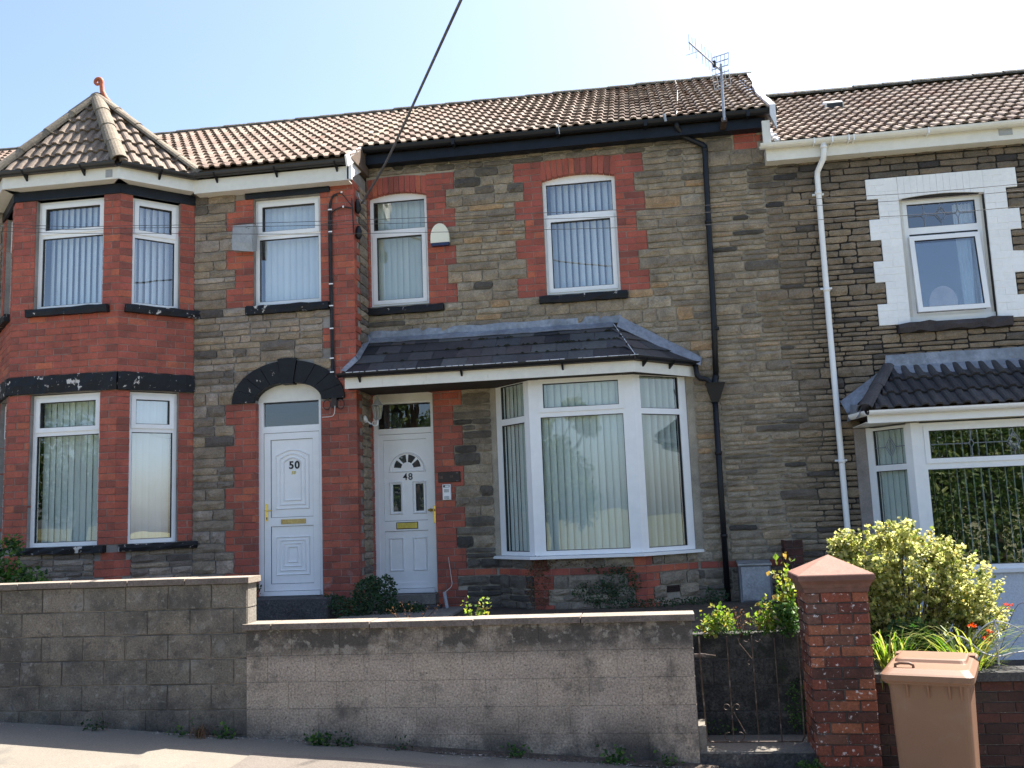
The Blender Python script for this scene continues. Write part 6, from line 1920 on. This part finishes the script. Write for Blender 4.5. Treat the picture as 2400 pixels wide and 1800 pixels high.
# orange flower sprays
for i, (x, z, lx_, lz) in enumerate(((2.60, -.16, 2.70, -.15), (2.75, -.02, 2.86, .06), (2.50, -.17, 2.55, -.10), (2.90, .05, 3.02, .08), (2.62, -.24, 2.66, -.20), (2.95, -.12, 3.06, -.10))):
    t = thing('orange_flower', ['orange flower spray left of the twisted iron rail', 'tall orange flower spray over the white apron', 'orange blooms lowest beside the bin lid', 'small red flower spray furthest right', 'orange bloom above the arching leaves', 'red budded spray above the coping at the far right'][i], 'flower', (2.48, -3.6, -.86), 'orange flowers above the low brick wall')
    MB().tube(smooth([(2.48, -3.6, -.8), (2.48 + (x - 2.48) * .5, -3.6, -.45), (x, -3.6, z - .03), (lx_, -3.6, lz)], 4), .0022, 5).build('stem', leaf_dry, t)
    m_ = MB()
    for k in range(7 if i in (0, 1, 2, 4) else 3):
        p = Vector((lx_, -3.6, lz)) + Vector((R.gauss(0, .020), R.gauss(0, .015), R.gauss(0, .010)))
        leaves(m_, [p + Vector((R.gauss(0, .006), 0, R.gauss(0, .006))) for _ in range(5)], .018)
    m_.build('petals', flower, t)
# leafy sprigs
def sprig(name, label, base, pts, m, lsize, n, cat='plant', spread=.03):
    t = thing(name, label, cat, base)
    st_, lf_ = MB(), MB()
    for tip in pts:
        path = smooth([base, Vector(base).lerp(Vector(tip), .5) + Vector((R.uniform(-.03, .03), 0, .03)), tip], 5)
        st_.tube(path, .003, 5)
        for k, p in enumerate(path[3:]):
            for _ in range(n):
                leaves(lf_, [p + Vector((R.gauss(0, spread), R.gauss(0, spread), R.gauss(0, spread * .8)))], lsize, k=1.3)
    st_.build('stem', bark if m is not leaf_dry else leaf_dry, t)
    lf_.build('leaves', m, t, kind='stuff')
    return t
sprig('rose_sprig', 'bright lime leafed sprig above the long wall coping', (-1.58, -3.6, -.19), [(-1.60, -3.6, .20), (-1.53, -3.6, .22), (-1.70, -3.62, .20), (-1.56, -3.6, .13), (-1.70, -3.6, .11)], leaf_lime, .035, 4)
sprig('rose_sprig', 'lime leafed bush at the wall end left of the gate', (.48, -3.40, -.19), [(.50, -3.42, .08), (.58, -3.4, .06), (.42, -3.4, .02), (.36, -3.45, -.08), (.62, -3.4, -.02), (.52, -3.4, .0)], leaf_lime, .042, 5, spread=.035)
sprig('rose_sprig', 'yellowing leafed sprig above the middle of the retaining wall', (.90, -3.38, -.19), [(.90, -3.4, .12), (.98, -3.4, .10), (.84, -3.4, .0), (.96, -3.4, -.02), (1.04, -3.4, .04)], leaf_lime, .045, 5, spread=.035)
sprig('rose_bush', 'tall leafy rose shoots left of the pillar cap', (1.12, -3.30, -.19), [(1.12, -3.35, .50), (1.05, -3.35, .36), (1.14, -3.35, .34), (1.20, -3.3, .42), (1.08, -3.35, .20), (1.16, -3.3, .18), (1.02, -3.35, .14)], leaf_lime, .050, 4, spread=.04)
sprig('withered_sprig', 'withered seed heads over the gate between lime sprigs', (.70, -3.42, -.19), [(.66, -3.42, .08), (.72, -3.42, .05), (.78, -3.42, -.03)], leaf_dry, .02, 3, spread=.012)
sprig('withered_sprig', 'dry reddish stalks in front of the step of 48', (-2.2, -3.62, -.19), [(-2.38, -3.62, .17), (-2.30, -3.62, .22), (-2.2, -3.62, .20), (-2.05, -3.62, .17), (-1.95, -3.62, .18), (-2.42, -3.62, .16)], leaf_dry, .016, 3, spread=.012)
t = thing('green_perennial', 'dark green foliage at the foot of the rose shoots by the pillar', 'plant', (1.12, -3.38, -.19))
lf_ = MB(); leaves(lf_, blob((1.10, -3.42, -.02), (.13, .10, .17), 420, .3), .045); lf_.build('foliage', leaf_green, t, kind='stuff')
# shrub at the far left
t = thing('leafy_shrub', 'green leafy shrub in front of the red bay at the far left', 'shrub', (-7.0, -2.4, -.19))
lf_ = MB()
for c, r, n in (((-7.15, -2.4, .55), (.30, .2, .30), 420), ((-6.85, -2.4, .40), (.28, .2, .22), 380), ((-7.05, -2.4, .85), (.14, .1, .13), 120)): leaves(lf_, blob(c, r, n, .3), .055)
lf_.build('foliage', leaf_green, t, kind='stuff')
MB().tube([(-7.0, -2.4, -.19), (-7.05, -2.4, .5)], .015, 6).build('stem', bark, t)
# creepers and ivy on the fronts
def creeper(label, patches, m, size, seedn='ivy', flat=(0, -1, 0)):
    t = thing(seedn, label, 'ivy', patches[0][0])
    lf_ = MB()
    for (x, y, z), (rx, ry, rz), n in patches:
        pts = []
        for _ in range(n):
            a = R.uniform(0, 6.283); k = math.sqrt(R.random())
            if noise.noise((x + rx * k * math.cos(a) * 1.0 + 9, z * 1.0 + rz * k * math.sin(a) + 3, 1.3)) < -.25: continue
            pts.append((x + rx * k * math.cos(a) + R.gauss(0, .012), y - abs(R.gauss(0, ry)), z + rz * k * math.sin(a) + R.gauss(0, .012)))
        leaves(lf_, pts, size, flat=flat)
    lf_.build('foliage', m, t, kind='stuff')
    return t
creeper('brown dried creeper on the left pier under the white bay', [((-1.42, -.515, .12), (.15, .03, .34), 520), ((-1.40, -.515, .34), (.20, .02, .07), 160), ((-1.0, -.515, .36), (.30, .015, .05), 90)], leaf_dry, .022, 'dry_creeper')
creeper('dark ivy spreading low on the stone under the white bay', [((-.75, -.515, .00), (.28, .03, .13), 330), ((-.42, -.515, .10), (.24, .03, .18), 420), ((-.50, -.53, -.15), (.75, .05, .07), 700), ((-.55, -.515, .26), (.3, .02, .05), 120)], leaf_ivy, .026)
creeper('ivy tuft at the foot of the black downpipe', [((.72, -.12, -.10), (.14, .05, .12), 220), ((.45, -.3, -.16), (.3, .05, .05), 200)], leaf_ivy, .028)
creeper('bushy ivy between the two doors at the foot of the brick pier', [((-3.50, -.78, .04), (.15, .10, .22), 900), ((-3.25, -.72, .05), (.12, .10, .24), 620), ((-3.72, -.86, -.08), (.22, .08, .12), 560), ((-3.95, -.75, .045), (.16, .05, .03), 130), ((-3.1, -.6, -.12), (.3, .1, .07), 420), ((-3.42, -.70, .20), (.08, .06, .10), 200)], leaf_ivy, .034)
creeper('straggly ivy on the lower left jamb of door 50', [((-5.08, -.62, .20), (.17, .04, .10), 260), ((-4.97, -.66, .08), (.06, .05, .24), 200), ((-5.25, -.62, .20), (.12, .03, .05), 120)], leaf_ivy, .026)
creeper('green weeds growing through the ledge of the retaining wall', [((.70, -3.41, -.13), (.45, .02, .012), 200), ((1.12, -3.43, -.75), (.09, .03, .22), 230), ((.40, -3.43, -.93), (.2, .03, .05), 80)], leaf_green, .022, 'wall_weeds')
# weeds where the walls meet the pavement
for i, (x, n, s_, m) in enumerate(((-4.98, 60, .030, leaf_ivy), (-4.17, 40, .03, leaf_green), (-3.78, 70, .035, leaf_green), (-2.92, 90, .04, leaf_green), (-2.72, 50, .035, leaf_ivy), (-1.24, 70, .03, leaf_green), (-.42, 110, .035, leaf_green), (.02, 50, .03, leaf_green), (-2.2, 30, .03, leaf_ivy))):
    lb_ = ['small dark weed at the foot of the taller block wall', 'little green weed under the third block course left', 'green weed left of where the two walls meet', 'leafy weed clump at the foot of the long wall', 'dark weed beside the leafy clump at the wall foot', 'small weed on the brown litter at the wall foot', 'bright weed near the gate end of the wall foot', 'last small weed before the gate', 'faint weed on the wall foot right of the leafy clump'][i]
    t = thing('weed', lb_, 'weed', (x, -4.06, gz(x)), 'weeds along the wall foot')
    lf_ = MB()
    leaves(lf_, [Vector((x + R.gauss(0, .06), -4.06 - abs(R.gauss(0, .03)), gz(x) + abs(R.gauss(.03, .05)))) for _ in range(n)], s_, k=1.2)
    lf_.build('leaves', m, t)
t = thing('dry_grass_tuft', 'straw coloured grass tuft at the foot of the taller wall', 'grass', (-3.98, -4.07, gz(-4)))
m_ = MB(); blades(m_, (-3.98, -4.07, gz(-4)), 60, .17, .4, .0025, .9, .7); m_.build('blades', leaf_dry, t, kind='stuff')
t = thing('weed', 'weed at the foot of the brick pillar beside the landing', 'weed', (1.10, -4.12, gz(1.1)), 'weeds along the wall foot')
lf_ = MB(); leaves(lf_, blob((1.10, -4.14, -1.10), (.14, .04, .09), 150, .3), .035); lf_.build('leaves', leaf_green, t)
# litter and grit along the wall foot
gr = MB()
for _ in range(1500):
    x = R.uniform(-6.4, .9)
    if x < -1.9 and R.random() < .6: x = R.uniform(-1.9, .3)
    y = -4.0 - abs(R.gauss(0, .07 if x > -1.9 else .04)) - .005
    s_ = R.uniform(.002, .006) * (2.3 if R.random() < .02 else 1)
    z = gz(x) + .004
    v = [(x + R.uniform(-1, 1) * s_ + dx * s_, y + R.uniform(-.5, .5) * s_ + dy * s_, z + dz * s_ * .8) for dx, dy, dz in ((-1, -1, 0), (1, -1, 0), (1, 1, 0), (-1, 1, 0), (-.6, -.6, 1), (.6, -.6, 1), (.5, .6, 1), (-.5, .5, 1))]
    gr.add(v, [(4, 5, 6, 7), (0, 1, 5, 4), (1, 2, 6, 5), (2, 3, 7, 6), (3, 0, 4, 7)], R.random())
o = gr.build('grit', pebble); o['kind'] = 'stuff'; tag(o, 'scattered grit and small stones along the foot of the walls', 'grit')
dm = MB(); v = []
for k in range(60):
    x = -2.6 + 3.0 * k / 59
    wv = (.10 + .05 * noise.noise((x * 3, 1, 1)) + .03 * noise.noise((x * 11, 1, 1))) * min(1, (k + 2) / 14)
    v += [(x, -3.995, gz(x) + .012 + .010), (x, -4.0 - wv * .5, gz(x) + .012 + .008), (x, -4.0 - wv, gz(x) + .002)]
dm.add(v, [(3 * k + j, 3 * k + j + 1, 3 * k + j + 4, 3 * k + j + 3) for k in range(59) for j in range(2)])
o = dm.build('dirt', mat('dirt', [(.085, .065, .05)], 1.0, None, var=(14, .4), fine=(70, .6), bump=(60, 1, .01))); o['kind'] = 'stuff'; tag(o, 'strip of brown dirt and leaf litter against the long wall', 'dirt')
# pipe stub by door 48
t = thing('pipe_stub', 'short grey pipe with a thin cable beside door 48', 'pipe', (-2.63, -.2, -.19))
MB().tube([(-2.62, -.25, -.19), (-2.66, -.22, .03)], .022, 10).build('pipe', box_grey, t)
MB().tube(smooth([(-2.66, -.22, .02), (-2.60, -.06, .09), (-2.61, -.02, .2), (-2.64, -.015, .45)], 5), .004, 5).build('cable', white_cable, t)

# ------------------------------------------------------------------ trees across the street (mirrored in the windows)
def tree(label, x, y, h, rr, n, tb=0.0):
    z0 = gz(x) - .16
    t = thing('broadleaf_tree', label, 'tree', (x, y, z0), 'trees across the street')
    tr = MB(); tr.smooth = True
    tr.tube([(x, y, z0), (x + .1, y, z0 + h * .25), (x, y + .1, z0 + h * .55), (x + .1, y, z0 + h * .85)], [.26, .2, .13, .04], 10)
    cl = []
    for _ in range(16):
        a = R.uniform(0, 6.283); k = R.uniform(.2, .75)
        c = Vector((x + rr * k * math.cos(a), y + rr * k * math.sin(a), z0 + h * R.uniform(.22, .92)))
        k2 = 1 - abs((c.z - z0) / h - .55) * .9
        cl.append((c, rr * R.uniform(.28, .46) * k2))
        tr.tube([(x, y, z0 + h * .3), ((x + c.x) / 2, (y + c.y) / 2, (z0 + h * .3 + c.z) / 2 + .2), tuple(c)], [.09, .05, .02], 6)
    tr.build('trunk', bark, t)
    lf_ = MB()
    for c, r in cl:
        for _ in range(int(n / 16)):
            d = Vector((R.gauss(0, 1), R.gauss(0, 1), R.gauss(0, 1))).normalized() * r * R.uniform(.5, 1.15)
            leaves(lf_, [c + d], .17, k=1.2)
    lf_.build('crown', tree_leaf, t, kind='stuff')
for i, (x, y, h, rr) in enumerate(((-24.5, -28, 7.6, 3.4), (-10.6, -29, 12.0, 3.3), (-4.0, -27, 6.6, 2.3), (6.0, -31, 4.4, 2.2), (12.0, -25, 7.0, 3.8), (18.5, -27, 8.0, 3.6))):
    tree(['leafy tree furthest left across the street', 'tallest narrow tree across the street mirrored above door 48', 'middling tree across the street mirrored in the white bay', 'lowest rounded tree across the street', 'dark spreading tree mirrored in the right hand bay', 'tree at the far right across the street'][i], x, y, h, rr, 12000)
hd_ = MB()
for k in range(24):
    x = 1 + k * .85
    leaves(hd_, [Vector((x + R.gauss(0, .6), -21.5 + R.gauss(0, .5), gz(x) + abs(R.gauss(1.5, 1.1)))) for _ in range(700)], .16, k=1.2)
o = hd_.build('hedge', tree_leaf); o['kind'] = 'stuff'; tag(o, 'overgrown green hedge along the far side of the street', 'hedge')
